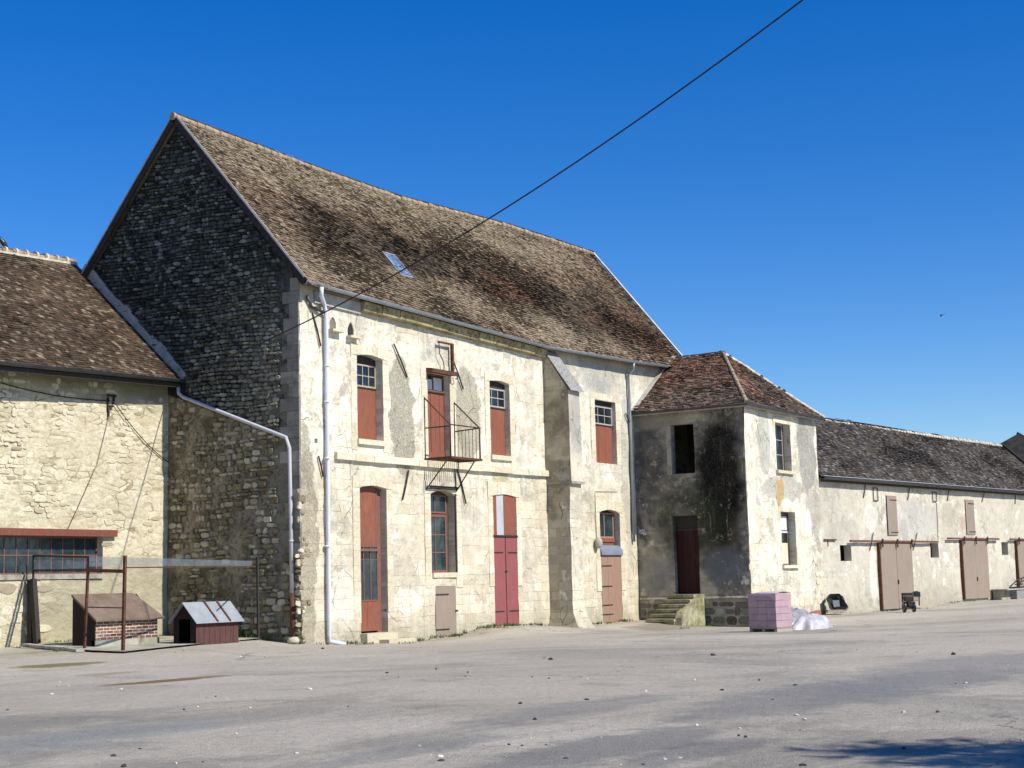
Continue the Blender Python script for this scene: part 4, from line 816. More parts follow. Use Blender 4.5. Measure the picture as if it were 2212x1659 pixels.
# ================================================================== STAIR TOWER
tow = thing('square_tower', 'two storey square stair tower with hipped tile roof and blackened left wall', 'tower', (60.8, 27.5, 0))
tw1 = OP(TWL, (1496, 913.3), (1503, 1019.6), (1445.2, 919.6), (1454.5, 1025.8), 0, .35); twd = OP(TWL, (1504.8, 1112.8), (1515.7, 1283.7), (1454, 1115), (1458, 1282), 0, .3)
tf1 = OP(TWF, (1673.3, 913.3), (1678, 1016.5), (1704.5, 916), (1710.8, 1018), 0, .35); tf2 = OP(TWF, (1685, 1105.5), (1690.5, 1221), (1716.5, 1105.5), (1722, 1221), 0, .35)
XR = 64.65; AP_X = 60.85
tf_ = wall(TWF, XT, XR, -1.2, [(XT, 8.42), (XR, 8.42)], [tf1, tf2], .4, .03)
stones(TWF, lambda s, z: (mnoise.noise(Vector((s*.8, z, 9))) > .0 or s > 64.1 and z < 2.2) and not (tf2['s0']-.3 < s < tf2['s1']+.3 and z > tf2['z0']-.3), XT+.1, XR-.02, .0, 2.1, (.3, .42), (.35, .7), (.003, .012), tf_, .05, .1, 10, 0., 9, .94)
obj2('front_wall', tf_, 'tower_front', 'ashlar', tow)
m = MB(); m.poly([V(XR, YT, -1), V(XR, 30, -1), V(XR, 30, 8.4), V(XR, YT, 8.4)]); m.poly([V(61.9, 30.02, -1), V(XR, 30.02, -1), V(XR, 30.02, 8.4), V(61.9, 30.02, 8.4)]); m.poly([V(61.9, 30.02, 8.4), V(XR, 30.02, 8.4), V(XR, 30.02, 8.6), V(AP_X, 30.02, 11.1), V(60.0, 30.02, 11.0)]); m.poly([V(XT+.4, YT+.4, 4.55), V(XR, YT+.4, 4.55), V(XR, 30, 4.55), V(XT+.4, 30, 4.55)]); obj('far_wall', m, MAT['left_base'], tow)
m = MB(); zz = .87; k = YT
while k < 29.9:
    l = random.uniform(.5, 1.1); e = min(k+l, 29.95)
    if not (twd['s0']-.1 < (k+e)/2 < twd['s1']+.1): m.hexa([TWL.P(k, zz-.07, -.08), TWL.P(e-.01, zz-.07, -.08), TWL.P(e-.01, zz, -.06), TWL.P(k, zz, -.06), TWL.P(k, zz-.07, .02), TWL.P(e-.01, zz-.07, .02), TWL.P(e-.01, zz+.01, .02), TWL.P(k, zz+.01, .02)], (.8, .5, .5))
    k = e
obj('plinth_ledge', m, MAT['quoin'], tow)
tb = wall(TWL, YT, 29.99, -1.2, [(YT, 8.42), (30, 8.42)], [tw1, twd], .4, .03); stones(TWL, lambda s, z: not (twd['s0']-.15 < s < twd['s1']+.1) and z < .78 and mnoise.noise(Vector((s, z, 4))) > -.25, YT+.05, 29.9, -.5, .8, (.2, .36), (.4, .8), (.01, .03), tb, .12, .1, 10, 0., 7, .92); obj2('side_wall', tb, 'tower_shaded_side', 'tower_base', tow)
AP = V(60.85, 27.6, 11.14); ez = 8.42; ov = .28; xa, xb, ya = XT-ov, XR+ov, YT-ov
tl = (AP[2]-ez)
m = MB(); ytop = 30.6
sidesE = lambda s: V(xa, s, ez); sidesR = lambda s: V(AP[0], s, AP[2]); frontE = lambda s: V(s, ya, ez); frontR = lambda s: V(s, AP[1], AP[2]); rE = lambda s: V(xb, s, ez)
NA = np.array([-tl, 0, AP[0]-xa]); NA = NA/np.linalg.norm(NA); NF = np.array([0, -tl, AP[1]-ya]); NF /= np.linalg.norm(NF); NR = NA*V(-1, 1, 1)
for pts, N_ in (([V(xa, ya, ez), V(xa, 30.02, ez), V(AP[0], ytop, AP[2]), AP], NA), ([V(xa, ya, ez), V(xb, ya, ez), AP], NF), ([V(xb, ya, ez), V(xb, 30.02, ez), V(AP[0], ytop, AP[2]), AP], NR)):
    m.poly(pts, (.2, .2, .2)); m.poly([p-N_*.08 for p in pts], (.1, .1, .1))
tiles(m, sidesE, sidesR, ya, ytop, lambda s, t: s > ya+(AP[1]-ya)*t and s < 29.97+(.6 if t > .8 else 0), 4.75, .2, .14, (.006, .045), NA, 1.3)
tiles(m, frontE, frontR, xa, xb, lambda s, t: xa+(AP[0]-xa)*t < s < xb-(xb-AP[0])*t, 3.9, .2, .14, (.006, .045), NF, 1.3)
tiles(m, rE, sidesR, ya, 29.9, lambda s, t: s > ya+(AP[1]-ya)*t, 4.75, .3, .2, (.018, .05), NR)
obj('roof', m, MAT['roof_tower'], tow)
m = MB(); ridge(m, V(xa, ya, ez)+V(0, 0, .02), AP+V(0, 0, .0), .085, .34, 0); obj('hip_tiles', m, MAT['ridge'], tow)
m = MB(); ridge(m, V(xb, ya, ez)+V(0, 0, .02), AP+V(0, 0, .0), .085, .34, 0); ridge(m, AP+V(0, 0, -.01), V(AP[0], ytop, AP[2]), .085, .34, 0); obj('ridge_tiles', m, MAT['mortar'], tow)
gutter(tow, [V(xa, 29.95, ez-.02), V(xa, ya, ez-.02)], (-1, 0, 0), .08, 'zinc_dark'); gutter(tow, [V(xa-.06, ya, ez-.02), V(xb, ya, ez-.02)], (0, -1, 0), .08, 'zinc_dark')
m = MB(); m.bar((xa+.06, 29.95, ez-.07), (xa+.06, ya, ez-.07), .05, .16); m.bar((xa, ya+.06, ez-.07), (xb, ya+.06, ez-.07), .05, .16); obj('eaves_board', m, MAT['board'], tow)
m = MB(); 
pA, pB_ = V(XT-.12, 29.95, ez+.10), V(60.2, 29.95, 10.95); m.bar(pA, pB_, .04, .30, (0, 1, 0)); obj('roof_abutment_fillet', m, MAT['flash'], tow)
for o, zs_ in ((tf1, [(o_, .0) for o_ in ()]), (tf2, ())):
    pass
w = casement(tow, TWF, tf1, tf1['z0']+.02, tf1['z1'], 1, 3, .28, 'frame', 'glass', .05, .03, s1=tf1['s1']-.25)
m = MB(); m.box(TWF, tf1['s1']-.25, tf1['s1']+.02, tf1['z0'], tf1['z1'], .3, .34); obj('window_jamb', m, MAT['old_wood'], tow)
w = casement(tow, TWF, tf2, tf2['z0']+.02, tf2['z1'], 1, 3, .28, 'frame_red', 'glass', .05, .03, s1=tf2['s1']-.28)
m = MB(); m.box(TWF, tf2['s1']-.28, tf2['s1']+.02, tf2['z0'], tf2['z1'], .3, .34); obj('window_jamb', m, MAT['old_wood'], tow)
hh = tf2['z1']-tf2['z0']
m = MB(); m.box(TWF, tf2['s0']+.06, tf2['s1']-.32, tf2['z0']+.06, tf2['z0']+hh*.42, .25, .262); obj('blind', m, MAT['curtain'], w)
m = MB(); m.box(TWF, tf2['s0']+.06, tf2['s1']-.32, tf2['z0']+hh*.66, tf2['z0']+hh*.92, .25, .262); m.box(TWF, tf2['s0']+.04, tf2['s1']-.30, tf2['z0']+hh*.61, tf2['z0']+hh*.64, .24, .264); obj('curtain', m, MAT['curtain_w'], w)
for o in (tf1, tf2): sill(tow, TWF, o, .12, .12, .10)
for o in (tf1, tf2): surround(tow, TWF, o, w=.16, out=.012, lo=o['z0'], top=.2)
m = boards(TWL, twd['s0'], twd['s1'], twd['z0'], twd['z1']-.6, .24, 4); dd = obj('recessed_door', m, MAT['wood_dkred'], tow); m = MB(); m.box(TWL, twd['s0'], twd['s1'], twd['z1']-.6, twd['z1']-.53, .2, .3); m.box(TWL, twd['s0'], twd['s1'], twd['z1']-.53, twd['z1'], .28, .3); obj('door_head', m, MAT['old_wood'], dd)
m = MB(); m.box(TWL, tw1['s1']-.005, tw1['s1']+.20, tw1['z0'], tw1['z1']-.05, -.012, .1, (.5, .5, .5)); obj('pale_window_jamb', m, MAT['quoin'], tow)

# stone steps up to the tower door
st = thing('stone_steps', 'mossy worn stone steps rising to the dark doorway of the square tower', 'steps', (55.7, 27.8, -.3))
zt_, zb0 = twd['z0']-.02, gz(54.6, 27.8); NS = 6; y0_, y1_ = 27.35, 28.55
for k in range(NS):
    x_ = XT-.02-.37*(k+1); z_ = zt_-(zt_-zb0)*(k)/NS; m = MB(); j = random.uniform(-.015, .015)
    m.hexa([V(x_-.05, y0_-.02+j, z_-.12), V(x_+.42, y0_-.02, z_-.12), V(x_+.42, y1_+j, z_-.12), V(x_-.05, y1_, z_-.12), V(x_-.05, y0_-.02+j, z_-.02+j*.4), V(x_+.42, y0_-.02, z_), V(x_+.42, y1_+j, z_), V(x_-.05, y1_, z_-.01)])
    m.box(FAC, x_+.03, x_+.40 if k else XT+.02, -.8, z_-.12, y0_-30, y1_-30); obj('step', m, MAT['step'], st)
m = MB(); prof = [(XT-.0, -.8), (XT-.0, zt_+.0), (XT-.25, zt_-.02), (XT-.42, zt_-.12), (XT-.75, zt_-.28), (XT-2.0, zb0+.42), (XT-2.15, zb0+.2), (XT-2.2, -.8)]
n = len(prof); A_ = [m.vert((x, y0_-.30+random.uniform(-.02, .02), z)) for x, z in prof]; B_ = [m.vert((x, y0_-.01, z)) for x, z in prof]; m.face(A_); m.face(B_[::-1])
for k in range(n): m.face((A_[k], A_[(k+1) % n], B_[(k+1) % n], B_[k]))
obj('cheek_wall', m, MAT['step'], st)

# ================================================================== LONG BARN
barn = thing('long_barn', 'long low cream rendered barn with grey tiled roof and tall taupe sliding doors', 'barn', tuple(BRN.P(8, 0)))
B7 = lambda lt, lb, rt, rb, **k: OP(BRN, z7(*lt), z7(*lb), z7(*rt), z7(*rb), **k)
bd1 = B7((668, 1020), (692, 1500), (895, 1020), (918, 1490), depth=.2); bd2 = B7((1256, 1000), (1282, 1435), (1432, 1000), (1461, 1410), depth=.2)
bd3 = dict(bd2); dsx = BRN.px(*z7(1655, 1100))[0]; bd3.update(s0=dsx, s1=dsx+bd2['s1']-bd2['s0'])
sw = [B7((400, 1038), (405, 1150), (480, 1038), (482, 1152), depth=.35), B7((1045, 1022), (1048, 1127), (1103, 1022), (1105, 1127), depth=.35), B7((1552, 1015), (1555, 1108), (1600, 1016), (1602, 1108), depth=.35)]
SE = 34.
obj('front_wall', wall(BRN, 0., SE, -1.2, [(.0, 5.9), (SE, 5.9)], sw, .5, .02), MAT['barn'], barn)
m = MB(); Pq = BRN.P
for a, b_ in (((0, 0), (0, 6)), ((SE, 0), (SE, 6)), ((0, 6), (SE, 6))):
    m.poly([Pq(a[0], -1, a[1]), Pq(b_[0], -1, b_[1]), Pq(b_[0], 5.85, b_[1])]+([Pq(a[0], 8.85, 3)] if a[0] == b_[0] else [])+[Pq(a[0], 5.85, a[1])])
obj('rear_wall', m, MAT['left_base'], barn)
BRE = lambda s: BRN.P(s, 5.84, -.30); BRR = lambda s: BRN.P(s, 9.03+.05*math.sin(s*.25-.5)-(max(0, s-16)/12)*.12, 3); BRB = lambda s: BRN.P(s, 5.84, 6.3)
up = V(0, 0, 1); NBn = -BRN.i*.695+up*.719; NBb = BRN.i*.695+up*.719; SR = 28.4
m = MB()
for Ex, N_ in ((BRE, NBn), (BRB, NBb)):
    for a in np.arange(.0, SR-.1, 3.1): b_ = min(a+3.1, SR); P4 = [Ex(a), Ex(b_), BRR(b_), BRR(a)]; m.poly([p-N_*.03 for p in P4], (.2, .2, .2)); m.poly([p-N_*.09 for p in P4], (.1, .1, .1))
tiles(m, BRE, BRR, 0, SR, lambda s, t: True, 4.6, .2, .13, (.006, .035), NBn, 1.1); tiles(m, BRB, BRR, 0, SR, lambda s, t: True, 4.6, .4, .26, (.018, .045), NBb)
obj('roof', m, MAT['roof_barn'], barn)
m = MB(); ridge(m, BRR(0), BRR(SR), .13, .33, .03); obj('ridge_tiles', m, MAT['mortar'], barn)
m = MB(); m.bar(BRE(SR)+V(0, 0, .05), BRR(SR)+V(0, 0, .05), .12, .22); obj('verge_board', m, MAT['old_wood'], barn)
gutter(barn, [BRE(.05), BRE(SR)], -BRN.i, .10, 'zinc_dark'); m = MB(); m.bar(BRN.P(.05, 5.75, -.22), BRN.P(SR, 5.75, -.22), .05, .22); obj('eaves_board', m, MAT['old_wood'], barn)
m = MB(); m.bar(BRE(.05)-BRN.i*.03+V(0, 0, .055), BRE(SR)-BRN.i*.03+V(0, 0, .055), .10, .02); obj('gutter_edge', m, MAT['panel_grey'], barn)
for o, r0_, r1_, zz in ((bd1, (450, 1010), (1078, 1003), 1), (bd2, (1150, 998), (1515, 992), 2), (bd3, (1595, 990), (2000, 985), 3)):
    mid = (o['s0']+o['s1'])/2
    dr = obj('sliding_door', boards(BRN, o['s0'], mid-.008, o['z0']+.03, o['z1']-.02, -.13, 1, .07, .0), MAT['wood_tan'], barn)
    m = MB(); m.box(BRN, mid+.008, o['s1'], o['z0']+.03, o['z1']-.02, -.13, -.06); obj('door_leaf', m, MAT['wood_tan'], dr)
    m = MB(); m.box(BRN, o['s0']-.10, o['s0']-.004, o['z0'], o['z1'], -.15, .0); obj('door_edge', m, MAT['rust'], dr); m = MB(); m.box(BRN, mid-.03, mid+.05, 1.1, 1.3, -.17, -.132); obj('handle', m, MAT['iron'], dr)
    a, b_ = BRN.px(*z7(*r0_))[0], BRN.px(*z7(*r1_))[0]; m = MB(); zt_ = o['z1']+.05; m.box(BRN, a, b_, zt_-.045, zt_+.045, -.20, -.12); m.box(BRN, o['s0'], o['s1'], zt_-.09, zt_-.046, -.16, -.1); rl = obj('door_rail', m, paint('red_rail%d' % zz, (.15, .06, .045), .35, .8, 5, False) if zz == 1 else MAT['rail'], barn)
    if zz == 1: MAT['rail'] = rl.data.materials[0]
    for s_ in (o['s0']+.12, mid, o['s1']-.12):
        m = MB(); m.box(BRN, s_-.06, s_+.06, zt_-.28, zt_+.09, -.225, -.205); m.tube([BRN.P(s_, zt_+.04, -.24), BRN.P(s_, zt_+.04, -.20)], .08, 10); obj('roller_hanger', m, MAT['iron'], dr)
for q4 in (((727, 685), (742, 970), (798, 685), (808, 965)), ((1290, 715), (1305, 962), (1350, 712), (1365, 962))):
    o = B7(*q4); h_ = obj('loft_shutter', boards(BRN, o['s0'], o['s1'], o['z0'], o['z1'], -.05, 1, .05, 0), MAT['wood_tan'], barn)
    m = MB(); m.box(BRN, o['s0']-.03, o['s0']-.002, o['z0'], o['z1'], -.04, .0); obj('edge_strip', m, MAT['iron'], h_)
    for zz in (o['z0']+.14, o['z1']-.2): m = MB(); strap_hinge(m, BRN, o['s0']+.3, o['s1']+.02, zz, -.052); obj('hinge', m, MAT['iron'], h_)
for q4 in (((632, 630), (634, 720), (663, 630), (665, 720)), ((1055, 660), (1057, 725), (1083, 660), (1087, 725))):
    o = B7(*q4); m = MB(); a, b_, c, d = o['s0'], o['s1'], o['z0'], o['z1']
    for p, q_ in (((a, c), (a, d)), ((a, d), (b_, d)), ((b_, d), (b_, c)), ((b_, c), (a, c))): m.tube([BRN.P(*p, -.05), BRN.P(*q_, -.05)], .02, 6)
    obj('vent_frame', m, MAT['iron'], barn)
for a, b_ in (((575, 597), (562, 700)), ((892, 612), (878, 715)), ((1172, 632), (1162, 722)), ((1427, 652), (1410, 728)), ((1647, 675), (1646, 745)), ((632, 950), (607, 1075)), ((945, 950), (918, 1072))):
    m = MB(); strap(m, BRN, BRN.px(*z7(*a)), BRN.px(*z7(*b_)), .022, -.05); obj('wall_anchor', m, MAT['iron'], barn)
m = MB(); strap(m, BRN, BRN.px(*z7(1087, 735)), BRN.px(*z7(1100, 1000)), .012, -.02); obj('wall_cable', m, MAT['iron'], barn)
m = MB(); m.bar(BRN.P(*BRN.px(*z7(280, 1000)), -.05), BRN.P(*BRN.px(*z7(366, 1000)), -.05), .06, .06); m.bar(BRN.P(*BRN.px(*z7(310, 1000)), -.03), BRN.P(*BRN.px(*z7(311, 1045)), -.03), .03, .03, (0, 1, 0)); obj('rail_stub', m, MAT['rust'], barn)

# slate roofed building past the barn
far = thing('slate_roofed_building', 'dark slate hipped roof rising beyond the right end of the long barn', 'building', tuple(BRN.P(33, 0, 3)))
q0 = BRN.px(*z7(1625, 240), 4.5); q1 = BRN.px(*z7(1716, 233), 4.5); hz = q0[1]; sa = SR+.05; 
def BP(s, d, z): return BRN.P(s, z, d)
m = MB(); Q = [(sa+.2, -3), (sa+9, -3), (sa+9, 9), (sa+.2, 9)]
for a, b_ in zip(Q, Q[1:]+Q[:1]): m.poly([BP(*a, -1), BP(*b_, -1), BP(*b_, 6), BP(*a, 6)])
obj('walls', m, MAT['barn'], far)
m = MB(); e = [BP(sa, -3.3, 6.2), BP(sa+9.3, -3.3, 6.2), BP(sa+9.3, 9.3, 6.2), BP(sa, 9.3, 6.2)]; t_ = [BP(sa+3.3, 2.2, hz), BP(sa+3.8, 3.2, hz)]; t_ = [BP(q0[0], 4.0, hz), BP(q0[0]+1.5, 4.6, hz)]
for pp_ in ([e[0], e[3], t_[1], t_[0]], [e[0], e[1], t_[1], t_[0]], [e[1], e[2], t_[1]], [e[2], e[3], t_[1]]): m.poly(pp_, (.5, .5, .5))
N1 = np.cross(e[1]-e[0], t_[0]-e[0]); N1 /= np.linalg.norm(N1); N1 = N1 if N1[2] > 0 else -N1
N2 = np.cross(e[3]-e[0], t_[0]-e[0]); N2 /= np.linalg.norm(N2); N2 = N2 if N2[2] > 0 else -N2
tiles(m, lambda s: e[3]+(e[0]-e[3])*s/12.6, lambda s: t_[1]+(t_[0]-t_[1])*s/12.6, 0, 12.6, lambda s, t: True, 5.5, .3, .22, (.004, .012), N2)
tiles(m, lambda s: e[0]+(e[1]-e[0])*s/9.3, lambda s: t_[0]+(t_[1]-t_[0])*s/9.3, 0, 9.3, lambda s, t: True, 8, .3, .22, (.004, .012), N1)
obj('roof', m, MAT['roof_far'], far)

# ================================================================== YARD
def mk_ground():
    m = Mt('yard_surface'); X, Y, Z = m.sep(); P2 = m.comb(X, Y)
    c = m.mix(m.mr(m.noise(.16, 6, .6, vec=P2), .38, .62), (.58, .515, .405), (.70, .63, .51))
    c = m.mix(m.mr(m.noise(.11, 5, .62, 1., vec=m.addv(P2, (31., 7., 0.))), .52, .64, 0, .55), c, (.29, .275, .24))
    c = m.mix(m.mr(m.noise(.5, 6, .7, vec=m.addv(P2, (3., 47., 0.))), .56, .68, 0, .5), c, (.22, .21, .19))
    dk = m.math('MULTIPLY', m.mr(X, 26., 12., 0., 1.), m.mr(m.noise(.32, 6, .65, .6, vec=m.scale(m.addv(P2, (3., 9., 0.)), (.6, 1., 1.))), .47, .60))
    c = m.mix(m.math('MULTIPLY', dk, .6), c, (.18, .17, .15))
    c = m.mix(m.mr(m.noise(.75, 6, .7, vec=m.addv(P2, (13., 4., 0.))), .62, .70, 0, .7), c, (.57, .55, .50))
    c = m.mix(m.mr(m.noise(9, 6, .75, vec=P2), .38, .62), m.mix(.38, c, (.20, .19, .17)), c)
    c = m.mix(m.mr(m.noise(60, 2, .6, vec=P2), .40, .60, .42, 0), c, (.22, .20, .17))
    sp = m.vor(16, 'F1', P2); c = m.mix(m.math('MULTIPLY', m.mr(sp, .10, .16, 1, 0), m.mr(m.noise(2., 3), .52, .60, 0, .8)), c, (.64, .62, .57))
    wd = lambda a, b, ru, rv, col, st, nz=.4: (onG(a, b)[0], onG(a, b)[1], ru, rv, col, st, nz)
    for (u_, v_, ru, rv, col_, st_, nz) in (wd(125, 1437, 1.1, .55, (.20, .17, .07), .9), wd(355, 1470, 1.5, .35, (.20, .13, .055), .95), wd(235, 1455, .8, .3, (.30, .26, .14), .6), wd(60, 1412, 2.5, 1.2, (.30, .30, .18), .4), wd(1750, 1505, 3.2, 1.0, (.24, .235, .22), .6, .5), wd(2080, 1445, 6., 1.5, (.25, .245, .235), .55, .5), wd(1960, 1480, 4., 1.0, (.24, .235, .225), .55, .5), wd(1330, 1612, 2.2, .7, (.19, .19, .18), .7, .5), wd(1500, 1625, 1.4, .4, (.17, .17, .165), .6, .5), wd(900, 1620, 1.5, .4, (.22, .225, .215), .5, .5), wd(1250, 1530, 2.5, .6, (.24, .235, .22), .55, .5), wd(200, 1590, 2.4, .8, (.29, .31, .30), .5, .5), wd(1440, 1357, 2.8, .9, (.26, .235, .17), .8, .5), wd(1540, 1352, 2.0, .6, (.14, .17, .05), .8, .5)):
        k = m.blob(X, Y, u_, v_, ru, rv, nz, 1.4, .3); c = m.mix(m.math('MULTIPLY', k, st_), c, col_)
    # darker earth strip where the yard meets the walls
    k = m.mr(m.math('ADD', Y, m.math('MULTIPLY', m.noise(1.3, 5, .7), 2.2)), 29.6, 30.9, 0, .8); k = m.math('MULTIPLY', k, m.mr(X, 35, 37)); c = m.mix(k, c, m.mix(m.noise(4, 4), (.22, .19, .11), (.44, .39, .28)))
    ck = m.vor(.11, 'DISTANCE_TO_EDGE', m.addv(P2, m.scale(m.noise(.5, 5, .7, col=True), (2.2, 2.2, 0)))); c = m.mix(m.math('MULTIPLY', m.mr(ck, .001, .004, .7, 0), m.mr(m.noise(.2, 3), .42, .55)), c, (.16, .15, .13))
    m.bump(m.noise(.9, 5, .6), .10, .6); m.bump(m.noise(7, 6, .75), .05, 1.); m.bump(m.noise(45, 3, .7), .02, 1.)
    return m.out(c, .95, 0, .12)
MAT['ground'] = mk_ground()
def grid_axis(a, b, lo, hi, st, far_):
    x = [lo+st*k for k in range(int((hi-lo)/st)+1)]; return [a, a*.5, ]+[lo-far_, ]+x+[hi+far_]+[b*.5, b]
gx = [-900, -300, -80, -30]+list(np.arange(-10, 100, 1.25))+[110, 150, 300, 900]; gy = [-900, -300, -80, -30]+list(np.arange(-10, 46, 1.0))+[60, 100, 300, 900]
m = MB(); ids = {}
for i, x in enumerate(gx):
    for j, y in enumerate(gy): ids[i, j] = m.vert((x, y, gz(x, y)+(.015*mnoise.noise(Vector((x*.35, y*.35, 0))) if abs(x) < 105 else 0)))
for i in range(len(gx)-1):
    for j in range(len(gy)-1): m.face((ids[i, j], ids[i+1, j], ids[i+1, j+1], ids[i, j+1]), sm=True)
obj('ground', m, MAT['ground'], None, None, 'structure')

# concrete pad under the kennels
pad = [onG(*z2(*p)) for p in ((175, 1248), (380, 1280), (600, 1300), (860, 1310), (1100, 1282), (1400, 1252), (1640, 1232), (1830, 1212))]
m = MB(); n = len(pad); bk = [V(p[0]+(35.6-pad[0][0])*0, 35.3, gz(p[0], 35.3)) for p in pad]; bk = [V(min(30.4+k*(35.66-30.4)/(n-1), 35.66), 35.33, 0) for k in range(n)]
for p in pad: p[0] = min(p[0], 35.62)
rows = 5; g_ = [[pad[k]*(1-t)+bk[k]*t for k in range(n)] for t in np.linspace(0, 1, rows)]
for rr in g_:
    for p in rr: p[2] = gz(p[0], p[1])+.05
I = [[m.vert(p) for p in rr] for rr in g_]
for a in range(rows-1):
    for k in range(n-1): m.face((I[a][k], I[a][k+1], I[a+1][k+1], I[a+1][k]))
for k in range(n-1): m.poly([pad[k]+V(0, 0, 0), pad[k+1], pad[k+1]-V(0, -.0, .12), pad[k]-V(0, 0, .12)])
mc = Mt('concrete_pad'); c = mc.mix(mc.mr(mc.noise(1.2, 6, .7), .38, .62), (.30, .29, .22), (.47, .45, .38)); c = mc.mix(mc.mr(mc.noise(.9, 5, .7, vec=mc.addv(mc.P, (3., 3., 3.))), .52, .62, 0, .7), c, (.20, .22, .10)); mc.bump(mc.noise(9, 5, .7), .03, .7); MAT['concrete'] = mc.out(c, .95, 0, .1)
obj('pavement', m, MAT['concrete'], None, None, 'structure')
PZ = lambda x, y: gz(x, y)+.05

# kennel with a brick front
def wbox(m, x0, x1, y0, y1, z0, z1, c=(.5, .5, .5)): m.hexa([V(x0, y0, z0), V(x1, y0, z0), V(x1, y1, z0), V(x0, y1, z0), V(x0, y0, z1), V(x1, y0, z1), V(x1, y1, z1), V(x0, y1, z1)], c)
def mkbrick():
    m = Mt('kennel_brick'); X, Y, Z = m.sep(); bc, bf = m.brick(m.comb(X, Z), .24, .085, .011, 0, (.05, .05, .05), (.95, .95, .95), (.5, .5, .5), smooth=.0)
    c = m.mix(m.mr(bc, 0, 1), (.13, .06, .05), (.27, .135, .10)); c = m.mix(bf, c, (.58, .52, .40)); c = m.mix(m.mr(m.noise(3, 5), .6, .72, 0, .7), c, (.45, .40, .30)); m.bump(m.math('SUBTRACT', 1., bf), .01, 1.); return m.out(c, .9, 0, .1)
MAT['brick'] = mkbrick()
c0 = onG(*z2(648, 1262), .05); zb1 = PZ(c0[0], c0[1]); kx0 = c0[0]; ky0 = c0[1]
FK = Fr((0, ky0, 0), (1, 0, 0), (0, 1, 0)); kx1 = FK.px(*z2(1088, 1150))[0]; ze1 = FK.px(*z2(650, 1098), -.14)[1]+.10
FLc = Fr((kx0, 0, 0), (0, 1, 0), (1, 0, 0)); ky1, zt1 = FLc.px(*z2(503, 900)); ky1 = min(ky1, 35.25)
k1 = thing('brick_kennel', 'long low kennel with whitewashed red brick front and sloping brown felt roof', 'kennel', (kx0, ky0, zb1))
m = MB(); wbox(m, kx0+.04, kx1, ky0, ky0+.1, zb1+.16, ze1+.02); obj('brick_front', m, MAT['brick'], k1)
m = MB(); wbox(m, kx0, kx1+.02, ky0-.06, ky0+.08, zb1-.05, zb1+.155); obj('plinth', m, MAT['concrete'], k1)
m = MB(); m.hexa([V(kx0, ky0-.03, zb1-.05), V(kx0, ky1, zb1-.05), V(kx0, ky1, zt1-.03), V(kx0, ky0-.03, ze1), V(kx0+.035, ky0-.03, zb1-.05), V(kx0+.035, ky1, zb1-.05), V(kx0+.035, ky1, zt1-.03), V(kx0+.035, ky0-.03, ze1)]); MAT.setdefault('wood_end', paint('dark_brown_boards', (.018, .009, .008), .3, .8, 6, True)); obj('side_board', m, MAT['wood_end'], k1); m = MB(); m.hexa([V(kx1-.04, ky0+.1, zb1-.05), V(kx1-.04, ky1, zb1-.05), V(kx1-.04, ky1, zt1-.03), V(kx1-.04, ky0+.1, ze1), V(kx1, ky0+.1, zb1-.05), V(kx1, ky1, zb1-.05), V(kx1, ky1, zt1-.03), V(kx1, ky0+.1, ze1)]); obj('side_board', m, MAT['wood_end'] if 'wood_end' in MAT else MAT.setdefault('wood_end', paint('dark_brown_boards', (.018, .009, .008), .3, .8, 6, True)), k1)
def mkfelt():
    m = Mt('roof_felt'); X, Y, Z = m.sep(); c = m.mix(m.mr(m.noise(2.2, 6, .65), .35, .65), (.145, .105, .08), (.215, .165, .13)); c = m.mix(m.mr(m.noise(5, 5, .75), .56, .66, 0, .6), c, (.10, .07, .05)); m.bump(m.noise(5, 5, .7), .04, 1.); return m.out(c, .95, 0, .1)
m = MB(); ya_, yb_, za_, zb_ = ky0-.14, ky1, ze1-.03, zt1; NS_ = 10
tp = lambda u, v: V((kx0-.05)+((kx1+.16)-(kx0-.05))*u-(.0+.30*v*u), ya_+(yb_-ya_)*v, za_+(zb_-za_)*v+.012*mnoise.noise(Vector((u*9, v*5, 2))))
for i in range(NS_):
    for j in range(5):
        u0, u1, v0, v1 = i/NS_, (i+1)/NS_, j/5, (j+1)/5; Q = [tp(u0, v0), tp(u1, v0), tp(u1, v1), tp(u0, v1)]; m.poly(Q); m.poly([p-V(0, 0, .05) for p in Q])
    m.poly([tp(i/NS_, 0), tp((i+1)/NS_, 0), tp((i+1)/NS_, 0)-V(0, 0, .05), tp(i/NS_, 0)-V(0, 0, .05)])
m.poly([tp(0, 0), tp(0, 1), tp(0, 1)-V(0, 0, .07), tp(0, 0)-V(0, 0, .07)]); m.poly([tp(1, 0), tp(1, 1), tp(1, 1)-V(0, 0, .05), tp(1, 0)-V(0, 0, .05)])
obj('roof', m, mkfelt(), k1)

# kennel with a metal roof
c0 = onG(*z2(1355, 1242), .05); kx0, ky0 = c0[0], c0[1]; zb1 = PZ(kx0, ky0)-.02; FK = Fr((0, ky0, 0), (1, 0, 0), (0, 1, 0)); kx1 = FK.px(*z2(1648, 1150))[0]
FLc = Fr((kx0, 0, 0), (0, 1, 0), (1, 0, 0)); ky1 = FLc.px(*z2(1200, 1200))[0]; ym = (ky0+ky1)/2; zt1 = Fr((kx0-.1, 0, 0), (0, 1, 0), (1, 0, 0)).px(*z2(1248, 958))[1]; zeo = FK.px(*z2(1350, 1100), -.12)[1]; ze1 = zeo+(zt1-zeo)*.12/(ym-ky0+.12)
k2 = thing('metal_roofed_kennel', 'small red brown wooden kennel with shiny zinc gable roof and two rust battens', 'kennel', (kx0, ky0, zb1))
MAT['maroon'] = paint('maroon_boards', (.10, .045, .038), .3, .8, 5, True)
obj('front_boards', (lambda m: (m)) (boards(FK, kx0, kx1, zb1-.05, ze1-.03, 0, 16, .03, .004)), MAT['maroon'], k2)
